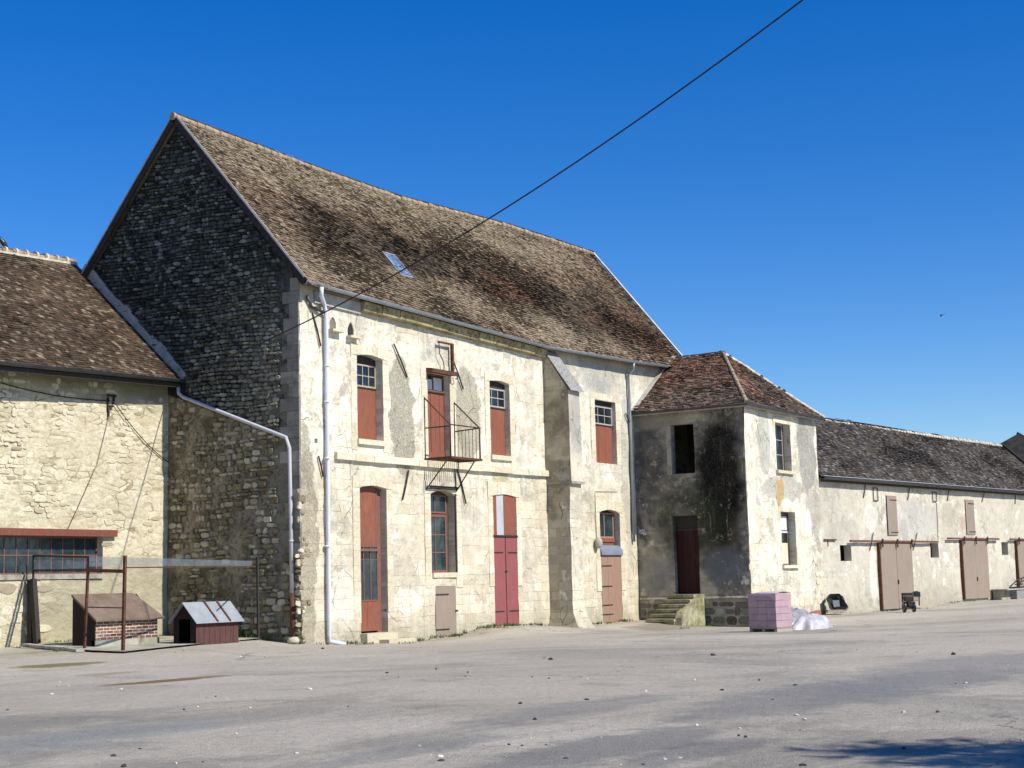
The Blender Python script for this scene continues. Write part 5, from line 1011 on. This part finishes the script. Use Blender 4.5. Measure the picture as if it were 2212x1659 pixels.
m = MB(); zk = zb1-.05; yo0, yo1 = ky0+.22, ky1-.2; zo = ze1-.02
for a, b_, lo, hi in ((ky0, yo0, zk, ze1), (yo1, ky1, zk, ze1), (yo0, yo1, zo, ze1)): wbox(m, kx0, kx0+.03, a, b_, lo, hi)
m.poly([V(kx0, ky0, ze1), V(kx0, ky1, ze1), V(kx0, ym, zt1-.05)]); m.poly([V(kx1, ky0, zk), V(kx1, ky1, zk), V(kx1, ky1, ze1), V(kx1, ym, zt1-.05), V(kx1, ky0, ze1)]); m.poly([V(kx0, ky1, zk), V(kx1, ky1, zk), V(kx1, ky1, ze1), V(kx0, ky1, ze1)])
obj('side_boards', m, MAT['wood_end'], k2)
ro = Mt('zinc_sheet'); c = ro.mix(ro.mr(ro.noise(3, 5, .6), .3, .7), (.33, .36, .38), (.47, .50, .52)); MATz = ro.out(c, .38, .35, .5)
oh = .12; sl = (zt1-ze1)/(ym-ky0)
for nm, sg in (('roof_sheet', -1), ('roof_sheet', 1)):
    m = MB(); ye = ym+sg*(ym-ky0+oh); z_e = zt1-sl*(ym-ky0+oh); xa_, xb_ = kx0-.12, kx1+.14
    for i in range(3):
        a, b_ = xa_+(xb_-xa_)*[0, .44, .70][i], xa_+(xb_-xa_)*[.44, .70, 1][i]; m.hexa([V(a+.01, ye, z_e), V(b_-.01, ye, z_e), V(b_-.01, ym, zt1), V(a+.01, ym, zt1), V(a+.01, ye, z_e-.02), V(b_-.01, ye, z_e-.02), V(b_-.01, ym, zt1-.02), V(a+.01, ym, zt1-.02)])
    s_ = obj(nm, m, MATz, k2)
    for f_ in (.44, .70): m = MB(); x_ = xa_+(xb_-xa_)*f_; m.bar((x_, ye, z_e+.02), (x_, ym, zt1+.02), .06, .035); obj('batten', m, MAT['rust'], s_)

# pen framework of rusty iron
Bp, Ap = onG(*z2(850, 1303)), onG(*z2(583, 1298)); Lp = V(30.1, 34.8, .22); Rp = V(35.35, 31.3, .2)
uS = Lp-Bp; uS[2] = 0; LS = np.linalg.norm(uS); uS /= LS; SIDE = Fr((Bp[0], Bp[1], 0), uS, (uS[1], -uS[0], 0))
uR = Rp-Bp; uR[2] = 0; LR = np.linalg.norm(uR); uR /= LR; FRN = Fr((Bp[0], Bp[1], 0), uR, (-uR[1], uR[0], 0))
pen = thing('dog_pen_frame', 'rusty iron pen frame with sagging mesh standing in front of the two kennels', 'pen', tuple(Bp))
def sbar(name, fr, a, b_, w, mat='rust', d=0, par=None):
    m = MB(); A, B = fr.P(*fr.px(*z2(*a)), d), fr.P(*fr.px(*z2(*b_)), d); m.bar(A, B, w, w, (0, 1, 0) if abs((B-A)[2]) > .5 else (0, 0, 1)); return obj(name, m, MAT[mat], par or pen)
sbar('post', SIDE, (850, 1305), (865, 632), .07); sbar('post', SIDE, (583, 1300), (613, 640), .06); sbar('rail', SIDE, (613, 735), (862, 742), .09, 'rust'); sbar('rail', SIDE, (610, 990), (850, 995), .03); sbar('rail', SIDE, (583, 1298), (850, 1303), .04)
sbar('rail', SIDE, (232, 634), (616, 642), .05, 'iron'); sbar('rail', SIDE, (232, 735), (613, 732), .05, 'iron'); sbar('upright', SIDE, (232, 634), (230, 800), .045, 'iron'); sbar('upright', SIDE, (618, 640), (616, 735), .045, 'iron')
sbar('leaning_post', SIDE, (256, 1240), (228, 795), .15, 'old_wood'); sbar('post', SIDE, (218, 1242), (216, 800), .17, 'iron'); sbar('stub', SIDE, (190, 780), (190, 700), .06, 'iron')
sbar('rail', FRN, (870, 716), (1765, 708), .035); sbar('post', FRN, (1786, 1200), (1779, 640), .06, 'old_wood'); sbar('brace', FRN, (1560, 935), (1710, 785), .025, 'iron')
def net(name, fr, quad, nx, nz, mat, r=.0035, sag=0.):
    m = MB(); A, B, C, D = [V(*fr.px(*z2(*p)), 0) for p in quad]; pt = lambda u, v: (lambda q: fr.P(q[0], q[1]+sag*(-4*u*(1-u)), .012*mnoise.noise(Vector((u*7, v*3, 0)))))((A*(1-u)+B*u)*(1-v)+(D*(1-u)+C*u)*v)
    for i in range(nx+1):
        P_ = [pt(i/nx, v) for v in np.linspace(0, 1, 4)]
        for a, b_ in zip(P_, P_[1:]): m.bar(a, b_, r, r, (0, 1, 0))
    for j in range(nz+1):
        P_ = [pt(u, j/nz) for u in np.linspace(0, 1, 14)]
        for a, b_ in zip(P_, P_[1:]): m.bar(a, b_, r, r, (0, 0, 1))
    return obj(name, m, MAT[mat], pen)
MAT['galv'] = paint('galvanised_wire', (.30, .35, .38), .2, .5, 3, False, .3, .5)
net('wire_mesh', FRN, ((620, 706), (1740, 702), (1740, 672), (620, 640)), 150, 7, 'galv', .0055)
net('wire_mesh', SIDE, ((232, 735), (613, 732), (616, 642), (232, 634)), 50, 6, 'galv', .004)
m = MB(); a, b_ = onG(*z2(175, 1262)), onG(*z2(555, 1303)); m.bar(a+V(0, 0, .05), b_+V(0, 0, .05), .22, .07); tag(obj('loose_plank', m, MAT['board']), 'weathered plank lying on the ground by the left post of the pen', 'plank')
m = MB(); a = LEF.P(*LEF.px(*z2(30, 740)), .10); 
# stacked insulation blocks under film
C_ = onG(*z8(917, 1108)) if 'z8' in globals() else None
z8 = lambda x, y: ((2200+x/4.022)/1.4467, (1700+y/4.022)/1.4467)
C_ = onG(*z8(917, 1108)); an = math.radians(-13); u1 = V(math.cos(an), math.sin(an), 0); u2 = V(-math.sin(an), math.cos(an), 0)
FR1 = Fr((C_[0], C_[1], 0), u1, u2); FR2 = Fr((C_[0], C_[1], 0), u2, u1)
w1_ = FR1.px(*z8(1105, 900))[0]; w2_ = FR2.px(*z8(562, 900))[0]; zt_ = FR1.px(*z8(917, 625))[1]; zb_ = C_[2]
MAT['pink'] = paint('pink_blocks', (.43, .30, .32), .14, .7, 3, False, dirt=.1); MAT['film'] = paint('lilac_film', (.50, .40, .45), .08, .35, 3, False)
sk_ = thing('wrapped_block_stack', 'square stack of pinkish lilac blocks wrapped in film in front of the tower corner', 'stack', tuple(C_))
lay = 5; hh = (zt_-zb_-.14)/lay
for k in range(lay):
    for j in range(3):
        m = MB(); a, b_ = w2_*j/3+.003, w2_*(j+1)/3-.002; e_ = random.uniform(-.005, .005); lo, hi = zb_+.14+hh*k+.004, zb_+.14+hh*(k+1)-.003
        m.hexa([FR1.P(e_, lo, a), FR1.P(w1_+e_, lo, a), FR1.P(w1_+e_, lo, b_), FR1.P(e_, lo, b_), FR1.P(e_, hi, a), FR1.P(w1_+e_, hi, a), FR1.P(w1_+e_, hi, b_), FR1.P(e_, hi, b_)]); o = obj('block', m, MAT['pink'], sk_)
        bv = o.modifiers.new('bevel', 'BEVEL'); bv.width = .007; bv.segments = 2
m = MB(); 
for a in (.0, .45, .9): m.box(FR1, 0.02, w1_-.02, zb_-.05, zb_+.125, w2_*a+.0, w2_*a+.1*w2_)
m.box(FR1, 0.02, w1_-.02, zb_+.10, zb_+.14, .0, w2_); obj('pallet', m, MAT['frame'], sk_)
m = MB(); nx, ny = 10, 14
def fp(u, v):
    s, d = -.02+(w1_+.04)*u, -.02+(w2_+.04)*v; z = zt_+.015+.018*mnoise.noise(Vector((u*4, v*4, 1)))+(.05 if u > .15 and v < .8 else 0)*max(0, math.sin(u*math.pi))
    return FR1.P(s, z, d)
G_ = [[m.vert(fp(i/nx, j/ny)) for j in range(ny+1)] for i in range(nx+1)]
for i in range(nx):
    for j in range(ny): m.face((G_[i][j], G_[i+1][j], G_[i+1][j+1], G_[i][j+1]), sm=True)
# edge of the film hanging down the shaded side in a curve
e0 = [FR1.P(-.02, zt_+.015, -.02+(w2_+.04)*j/ny) for j in range(ny+1)]; e1 = [FR1.P(-.025, zt_-.06-.0*j-(.22*max(0, 1-j/4)**2), -.03+(w2_+.05)*j/ny) for j in range(ny+1)]
for j in range(ny): m.poly([e0[j], e0[j+1], e1[j+1], e1[j]])
o = obj('wrapping_film', m, MAT['film'], sk_); so = o.modifiers.new('solid', 'SOLIDIFY'); so.thickness = .004

# heap under plastic sheet
def drape(cx_, cy_, rx, ry, h, seed, ang=0., nu=40, nv=14, flat=.15):
    m = MB(); rows = []
    for i in range(nv+1):
        t = i/nv; row = []
        for j in range(nu):
            a = 2*math.pi*j/nu; fold = 1+.10*math.sin(a*7+seed)*t+.22*mnoise.noise(Vector((math.cos(a)*1.6+seed, math.sin(a)*1.6, t*1.4)))
            x, y = rx*t*fold*math.cos(a), ry*t*fold*math.sin(a); z = h*(1-t**2.4)**.8*(1+.28*mnoise.noise(Vector((x*2.6+seed, y*2.6, 3)))+.10*mnoise.noise(Vector((x*9, y*9, seed)))) if t < 1 else 0
            X_ = cx_+x*math.cos(ang)-y*math.sin(ang); Y_ = cy_+x*math.sin(ang)+y*math.cos(ang); row.append(m.vert((X_, Y_, gz(X_, Y_)+.012+max(0, z))))
        rows.append(row)
    for i in range(nv):
        for j in range(nu): m.face((rows[i][j], rows[i+1][j], rows[i+1][(j+1) % nu], rows[i][(j+1) % nu]), sm=True)
    return m
g1, g2_ = onG(*z8(1235, 1078)), onG(*z8(1450, 1070))
hp = thing('plastic_covered_heap', 'low heap under grey and white plastic sheeting beside the pink stack', 'sheeting', tuple(g1))
MAT['sheet_g'] = paint('clear_grey_sheet', (.30, .28, .29), .35, .25, 6, False, dirt=.5); MAT['sheet_w'] = paint('white_sheet', (.46, .44, .45), .3, .4, 3, False, dirt=.1)
obj('grey_sheet', drape(g1[0]+.35, g1[1]+.35, .95, .62, .72, 2., an), MAT['sheet_g'], hp); obj('white_sheet', drape(g2_[0]-.05, g2_[1]+.30, 1.0, .55, .50, 5., an), MAT['sheet_w'], hp)
p_ = onG(*z8(1560, 1045)); m = MB(); m.bar(p_+V(-.3, .0, .03), onG(*z8(1635, 1022))+V(0, 0, .03), .16, .03); obj('sheet_edge', m, MAT['sheet_w'], hp)
p_ = onG(*z8(1370, 1000)); m = MB(); q_ = TWF.P(TWF.px(*z8(1365, 880))[0], TWF.px(*z8(1365, 880))[1], -.12); m.hexa([q_+V(a*.36, b_*.12, c*.11+.04*a) for c in (-1, 1) for a, b_ in ((-1, -1), (1, -1), (1, 1), (-1, 1))]); m.hexa([V(q_[0]+a*.3, q_[1]+b_*.12, (gz(q_[0], q_[1])-.1 if c < 0 else q_[2]-.12)) for c in (-1, 1) for a, b_ in ((-1, -1), (1, -1), (1, 1), (-1, 1))])
tag(obj('brick_rubble', m, paint('old_brick', (.30, .13, .08), .3, .9, 6, False)), 'broken red bricks lying against the sunlit base of the tower', 'bricks')

# black crumpled plastic on a board
p_ = BRN.P(*BRN.px(*z7(368, 1508), -.65), -.65); bb = thing('black_plastic_tub', 'crumpled black plastic tub resting on a board between tower and barn', 'tub', tuple(p_))
sc_ = np.linalg.norm(p_)/F_PX/1.0; ur = cr*1.; ur[2] = 0; ur /= np.linalg.norm(ur); dn = V(-ur[1], ur[0], 0)
TUB = Fr((p_[0], p_[1], 0), ur, dn); 
def tubp(x, y, d): s, z = TUB.px(*z7(x, y)); return TUB.P(s, z, d)
front = [(300, 1415), (318, 1386), (385, 1384), (412, 1405), (446, 1480), (428, 1505), (330, 1500), (318, 1460)]
m = MB(); n = len(front); A = [m.vert(tubp(x, y, -.28+random.uniform(-.1, .1))) for x, y in front]; B = [m.vert(tubp(370+(x-370)*.85, 1450+(y-1450)*.85, .35)) for x, y in front]; cxx = m.vert(tubp(365, 1430, -.05)); c2 = m.vert(tubp(375, 1480, -.12))
for k in range(n): m.face((A[k], A[(k+1) % n], B[(k+1) % n], B[k])); m.face((A[k], A[(k+1) % n], cxx if k < 4 or k > 6 else c2))
m.face(B); m.face((A[4], cxx, c2)); m.face((A[7], cxx, c2)); MAT['blackpl'] = paint('black_plastic', (.018, .02, .022), .3, .35, 6, False, spec=.5)
obj('tub', m, MAT['blackpl'], bb)
m = MB(); 
for a, b_ in (((385, 1386), (448, 1478)), ((448, 1478), (432, 1508)), ((372, 1400), (395, 1440))): m.tube([tubp(*a, -.32), tubp(*b_, -.30)], .02, 6)
obj('rim', m, MAT['blackpl'], bb)
m = MB(); m.hexa([tubp(335, 1432, -.36), tubp(382, 1430, -.36), tubp(388, 1475, -.34), tubp(345, 1480, -.34), tubp(335, 1432, -.33), tubp(382, 1430, -.33), tubp(388, 1475, -.31), tubp(345, 1480, -.31)]); obj('grey_panel', m, MAT['zinc'], bb)
m = MB(); z0_ = p_[2]-.08; a, b_ = tubp(300, 1515, 0), tubp(418, 1510, 0); a[2] = b_[2] = z0_+.07; m.bar(a, b_, .9, .12); obj('board', m, MAT['frame'], bb)

# two wheeled cart in front of the first barn door
p_ = onG(*z7(895, 1518)); CF = Fr((p_[0], p_[1], 0), ur, dn); cp = lambda x, y, d=0: CF.P(*CF.px(*z7(x, y)), d)
ct = thing('two_wheeled_cart', 'small dark cart on two rubber wheels parked before the first barn door', 'cart', tuple(p_))
for x in (860, 928):
    c_ = cp(x, 1480, .0); rr = cp(x, 1480)[2]-gz(p_[0], p_[1]); rr = max(.18, min(.34, rr)); c_[2] = gz(c_[0], c_[1])+rr
    m = MB(); m.tube([c_-ur*.06, c_-ur*.045, c_+ur*.045, c_+ur*.06], [rr*.9, rr, rr, rr*.9], 18); wh = obj('wheel', m, MAT['blackpl'], ct); m = MB(); m.tube([c_-ur*.07, c_+ur*.07], rr*.45, 12); obj('rim', m, MAT['iron'], wh)
m = MB(); m.tube([cp(860, 1480), cp(928, 1480)], .03, 8); obj('axle', m, MAT['iron'], ct)
for (a, b_, c, d), mt, nm in (((848, 1378, 912, 1400), 'iron', 'tray'), ((862, 1402, 912, 1440), 'old_wood', 'engine_box'), ((880, 1440, 916, 1480), 'iron', 'gear_case'), ((925, 1370, 968, 1410), 'blackpl', 'tank'), ((918, 1405, 955, 1440), 'frame', 'seat')):
    m = MB(); A, B = cp(a, d), cp(c, b_); s0_, s1_ = (A-CF.o)@ur, (B-CF.o)@ur; m.box(CF, s0_, s1_, A[2], B[2], -.18, .25); o = obj(nm, m, MAT[mt], ct); bv = o.modifiers.new('bevel', 'BEVEL'); bv.width = .03; bv.segments = 2
m = MB(); m.tube([cp(925, 1375), cp(952, 1368), cp(966, 1390), cp(967, 1470)], .03, 8); m.tube([cp(850, 1380, .1), cp(850, 1440, .1), cp(862, 1480)], .03, 8); obj('handlebar', m, MAT['iron'], ct)

# trough and leaning frame near the right edge
s0_, z0_ = BRN.px(*z7(1545, 1360)); tr = thing('stone_trough', 'low grey stone trough with dark inside against the barn at right edge', 'trough', tuple(BRN.P(s0_, 0, -.6)))
sA, sB, sC = BRN.px(*z7(1545, 1380), -.5)[0], BRN.px(*z7(1612, 1380), -.5)[0], BRN.px(*z7(1612, 1380), -.5)[0]+2.6; tz = BRN.px(*z7(1612, 1350), -.5)[1]; gb = gz(*BRN.P(sB, 0, -.5)[:2])
m = MB(); m.box(BRN, sB, sC, gb-.2, tz-.06, -.9, -.2); obj('basin', m, MAT['slate'], tr); m = MB(); m.box(BRN, sA-.1, sC+.03, tz-.055, tz, -.95, -.05); obj('rim_slab', m, MAT['board'], tr); m = MB(); m.box(BRN, sA+.05, sB-.02, gb-.2, tz-.06, -.55, -.1); obj('support_block', m, MAT['quoin'], tr)
m = MB(); bp = lambda x, y, d=-.55: BRN.P(*BRN.px(*z7(x, y), d), d)
m.tube([bp(1612, 1340), bp(1665, 1290), bp(1716, 1268), bp(1760, 1262)], .035, 6); m.tube([bp(1612, 1340), bp(1716, 1336), bp(1790, 1333)], .035, 6); m.tube([bp(1650, 1322), bp(1716, 1290), bp(1780, 1280)], .03, 6); m.tube([bp(1680, 1335), bp(1700, 1280)], .025, 6)
tag(obj('iron_frame', m, MAT['iron']), 'black iron frame lying across the stone trough at the right edge', 'frame')

# overhead cable
A = V(35.6, 34.5, 8.35); q_ = ray(1713, 0); q2 = ray(1900, -128); B = q2*30+V(0, 0, EYE); pts = []
SAG = .85
for t in np.linspace(0, 1, 60): pts.append(A+(B-A)*t-V(0, 0, SAG*4*t*(1-t)))
m = MB(); m.tube(pts, .019, 7); tag(obj('overhead_cable', m, MAT['iron']), 'black overhead cable crossing the sky down to the corner of the low annex', 'cable')

# birds
def bird(at, s, label, ang, up_=.0):
    m = MB(); at = V(*at); d = V(math.cos(ang), math.sin(ang), .35+up_); d /= np.linalg.norm(d)
    m.tube([at-d*.22*s, at-d*.12*s, at, at+d*.10*s, at+d*.15*s, at+d*.21*s, at+d*.24*s], [.015*s, .035*s, .07*s, .065*s, .045*s, .045*s, .012*s], 10); return m
bx = RL(29.35) if False else V(29.25, 39.68, RL(29.25)[2]+.28)
q_ = ray(9, 527); t_ = (39.68)/q_[1]; bpz = q_*t_+V(0, 0, EYE); m = bird(bpz, 1.25, '', 2.6, .9); m.tube([bpz-V(0, 0, .05), bpz-V(0, 0, .3)], .01, 5)
tag(obj('bird', m, MAT['blackpl']), 'dark bird perched on the ridge of the low annex at far left', 'bird')
q_ = ray(2033, 682)*70+V(0, 0, EYE); m = bird(q_, .7, '', .3)
for sg in (-1, 1): m.poly([q_+V(.04, 0, 0), q_+V(-.06, 0, 0), q_+V(-.05, sg*.22, .07), q_+V(.02, sg*.2, .07)])
tag(obj('bird', m, MAT['blackpl']), 'tiny dark bird flying in the blue sky at right', 'bird')

# loose stones on the yard
def mkpeb():
    m = Mt('yard_stones'); a = m.attr(); c = m.ramp(a[0], [(0, (.035, .033, .03)), (.28, (.10, .095, .085)), (.32, (.38, .36, .31)), (1, (.66, .64, .58))]); m.bump(m.noise(30, 3), .01, .6); return m.out(c, .9, 0, .2)
m = MB(); rp = random.Random(5)
def peb(x, y, s, dark=None):
    p = V(x, y, gz(x, y)+s*.2); c = (rp.random() if dark is None else (.1 if dark else .8), rp.random(), .5)
    m.ball(p, s*rp.uniform(.7, 1.3), s*rp.uniform(.7, 1.3), s*rp.uniform(.5, .8), 6, 4, .22, c, False)
for k in range(2200):
    px_, py_ = rp.uniform(-60, 2280), 1400+rp.random()**1.0*300
    p = onG(px_, py_); d = np.linalg.norm(p)
    if mnoise.noise(Vector((p[0]*.5, p[1]*.5, 7)))+.5*mnoise.noise(Vector((p[0]*1.7, p[1]*1.7, 3))) < .12+.3*rp.random(): continue
    peb(p[0], p[1], min(.05, (.002+.008*rp.random()**4)*d/12*rp.uniform(.8, 1.5)))
for (px_, py_, s, dk) in ((17, 1535, .03, 1), (398, 1533, .02, 1), (752, 1527, .02, 1), (668, 1490, .05, 0), (1124, 1520, .035, 1), (1268, 1512, .03, 1), (1155, 1555, .03, 1), (245, 1634, .035, 1), (267, 1657, .03, 1), (302, 1618, .018, 1), (950, 1636, .03, 0), (953, 1644, .03, 1), (930, 1632, .02, 0), (1222, 1640, .022, 1), (905, 1612, .02, 0), (1100, 1610, .02, 1), (1128, 1612, .02, 1), (1505, 1567, .022, 0), (1597, 1574, .02, 0), (1596, 1590, .02, 1), (1610, 1593, .022, 1), (1720, 1546, .03, 0), (1738, 1555, .03, 0), (1952, 1540, .03, 0), (2086, 1476, .03, 0), (2026, 1539, .025, 1), (1718, 1481, .03, 1), (1560, 1492, .03, 1), (1395, 1494, .03, 0), (1436, 1642, .022, 0), (1468, 1639, .02, 0), (1735, 1655, .03, 1), (1390, 1653, .02, 1), (1640, 1470, .03, 1), (380, 1650, .02, 0), (510, 1586, .02, 0), (640, 1628, .02, 0), (1340, 1653, .016, 0), (1240, 1600, .016, 0), (112, 1500, .03, 0), (260, 1490, .04, 0), (1500, 1470, .03, 0), (836, 1454, .03, 1), (540, 1530, .02, 0), (1190, 1425, .05, 1), (2060, 1414, .05, 1), (1540, 1416, .05, 1)):
    p = onG(px_, py_); peb(p[0], p[1], s, dk); 
for k in range(420):
    x = rp.uniform(36, 56.5); p = (x, 29.9-abs(rp.gauss(0, .28)), 0); peb(p[0], p[1], rp.uniform(.008, .03), rp.random() < .3)
for k in range(160):
    s_ = rp.uniform(1, 30); q4 = BRN.P(s_, 0, -abs(rp.gauss(.05, .25))); peb(q4[0], q4[1], rp.uniform(.01, .04), rp.random() < .3)
obj('gravel', m, mkpeb(), None, None, 'stuff')

# weeds and moss tufts at wall feet
mw = Mt('weeds'); aw = mw.attr(); MAT['weed'] = mw.out(mw.mix(aw[0], (.045, .075, .015), (.13, .16, .035)), .9, 0, .1)
m = MB()
def tuft(p, n, h, spread):
    for _ in range(n):
        a = rp.uniform(0, 6.28); rr = spread*rp.random()**.7; b = V(p[0]+math.cos(a)*rr, p[1]+math.sin(a)*rr*.6, p[2]); t = V(rp.uniform(-.4, .4), rp.uniform(-.4, .4), 1)*h*rp.uniform(.4, 1.2); w = V(math.cos(a), math.sin(a), 0)*.006*(1+h*8)
        m.poly([b-w, b+w, b+t*.6+w*.8, b+t, b+t*.55-w*.8], (rp.random(), .5, .5))
for q4 in ((1060, 1357), (1085, 1356), (980, 1376), (880, 1390), (1200, 1352), (1245, 1352), (1535, 1352), (1555, 1352), (1580, 1354), (1600, 1354), (790, 1392), (1478, 1358), (640, 1392), (575, 1383), (140, 1407), (60, 1398)):
    tuft(onG(*q4), 40, .07, .35)
for k in range(95): x_ = rp.uniform(36, 56.6); tuft(V(x_, 29.88-abs(rp.gauss(0, .08)), gz(x_, 29.9)), rp.randint(6, 26), rp.uniform(.04, .15), .14)
for k in range(40): q4 = BRN.P(rp.uniform(.5, 30), 0, -.08); tuft(V(q4[0], q4[1], gz(q4[0], q4[1])), 8, .08, .15)
for k in range(25): y_ = rp.uniform(25.1, 29.9); tuft(V(56.85, y_, gz(56.85, y_)), 10, .07, .12)
for k in range(34): tuft(V(rp.uniform(31, 35.6), 35.25, .24), 10, .09, .2); tuft(V(35.62, rp.uniform(30.2, 35.2), .2), 8, .10, .15)
obj('weeds', m, MAT['weed'], None, None, 'stuff')
iv = thing('ivy_bush', 'dark green ivy bush growing behind the metal roofed kennel', 'bush', (35.55, 33.0, .2))
m = MB()
for (a, b_, rr, n) in ((V(35.5, 32.9, .45), 0, .42, 800), (V(35.5, 32.4, .35), 0, .32, 400), (V(35.5, 34.3, .5), 0, .4, 600), (V(35.52, 33.4, .95), 0, .30, 300)):
    for _ in range(n):
        d = V(rp.gauss(0, 1), rp.gauss(0, 1), rp.gauss(0, 1)); d = d/np.linalg.norm(d)*rr*rp.random()**.4*V(.35, 1, 1); p = a+d; t = V(rp.gauss(0, 1), rp.gauss(0, 1), rp.gauss(0, 1)); t /= np.linalg.norm(t); w = np.cross(t, V(.3, .2, .9)); w /= np.linalg.norm(w); s = rp.uniform(.02, .04)
        if p[0] > 35.68: p[0] = 35.68
        m.poly([p-t*s, p+w*s*.7, p+t*s, p-w*s*.7], (rp.random()*.8, .5, .5))
obj('leaves', m, MAT['weed'], iv); m = MB()
for k in range(6): m.tube([V(35.55, 32.3+k*.3, .15), V(35.55, 32.5+k*.28, .6), V(35.6, 32.4+k*.3, 1.0)], [.015, .012, .005], 5)
obj('stem', m, MAT['old_wood'], iv)

# tree outside the picture whose shadow falls across the yard
ELEV, AZ = math.radians(43), math.radians(.6)     # sun in front of the facades, a touch to the right
SUN = V(math.sin(AZ)*math.cos(ELEV), -math.cos(AZ)*math.cos(ELEV), math.sin(ELEV))
tr_ = onG(2250, 1655); base = tr_+SUN*(6.5/SUN[2]); base = V(base[0]+.7, base[1]-1.55, 0)
tree = thing('conifer_tree', 'tree standing outside the picture whose spiky shadow falls on the ground at bottom right', 'tree', tuple(base))
m = MB(); m.tube([base+V(0, 0, -.2), base+V(.05, 0, 3), base+V(0, 0, 6), base+V(0, .05, 9.5)], [.22, .17, .10, .02], 10); obj('trunk', m, MAT['old_wood'], tree)
m = MB(); rt = random.Random(3)
for k in range(190):
    z = 2.6+6.6*k/190; L = (4.0*(1-(z-2.2)/8.2)+.35)*rt.uniform(.7, 1.15); a = rt.uniform(0, 6.28); d = V(math.cos(a), math.sin(a), rt.uniform(-.25, .15)); p0 = base+V(0, 0, z)
    m.bar(p0, p0+d*L, .03, .03)
    for j in range(60):
        t = rt.uniform(.15, 1.05); q = p0+d*L*t; s_ = V(-d[1], d[0], 0)*rt.choice((-1, 1))+d*.8+V(0, 0, rt.uniform(-.3, .2)); e = q+s_*rt.uniform(.12, .42)*(1.2-t*.6); w = np.cross(s_, V(0, 0, 1)); w /= np.linalg.norm(w)
        m.poly([q-w*.012, q+w*.012, e+w*.004, e-w*.004+V(0, 0, .01)], (rt.random(), .5, .5)); m.poly([q-V(0, 0, .012), q+V(0, 0, .012), e+V(0, 0, .004), e-V(0, 0, .004)], (rt.random(), .5, .5))
obj('crown', m, MAT['weed'], tree)

# ================================================================== LIGHT
wd_ = bpy.data.worlds.new('World'); SC.world = wd_; wd_.use_nodes = True; nt = wd_.node_tree
sky = nt.nodes.new('ShaderNodeTexSky'); sky.sky_type = 'NISHITA'; sky.sun_disc = False; sky.sun_elevation = ELEV; sky.sun_rotation = math.atan2(SUN[0], SUN[1])
sky.air_density = 1.0; sky.dust_density = .0; sky.ozone_density = 5.5; sky.altitude = 0
hs = nt.nodes.new('ShaderNodeHueSaturation'); hs.inputs['Hue'].default_value = .514; hs.inputs['Saturation'].default_value = 1.36; hs.inputs['Value'].default_value = 1.36
bg = nt.nodes['Background']; bg.inputs[1].default_value = .09; nt.links.new(sky.outputs[0], hs.inputs['Color']); nt.links.new(hs.outputs[0], bg.inputs[0])
sd = bpy.data.lights.new('sun', 'SUN'); sd.energy = 5.0; sd.angle = math.radians(.5); sd.color = (1, .95, .86); so_ = bpy.data.objects.new('sun', sd); COL.objects.link(so_)
so_.rotation_euler = Vector(SUN).to_track_quat('Z', 'Y').to_euler()
SC.view_settings.view_transform = 'Standard'; SC.view_settings.look = 'None'; SC.view_settings.exposure = .18; SC.view_settings.gamma = 1
SC.render.engine = 'CYCLES'
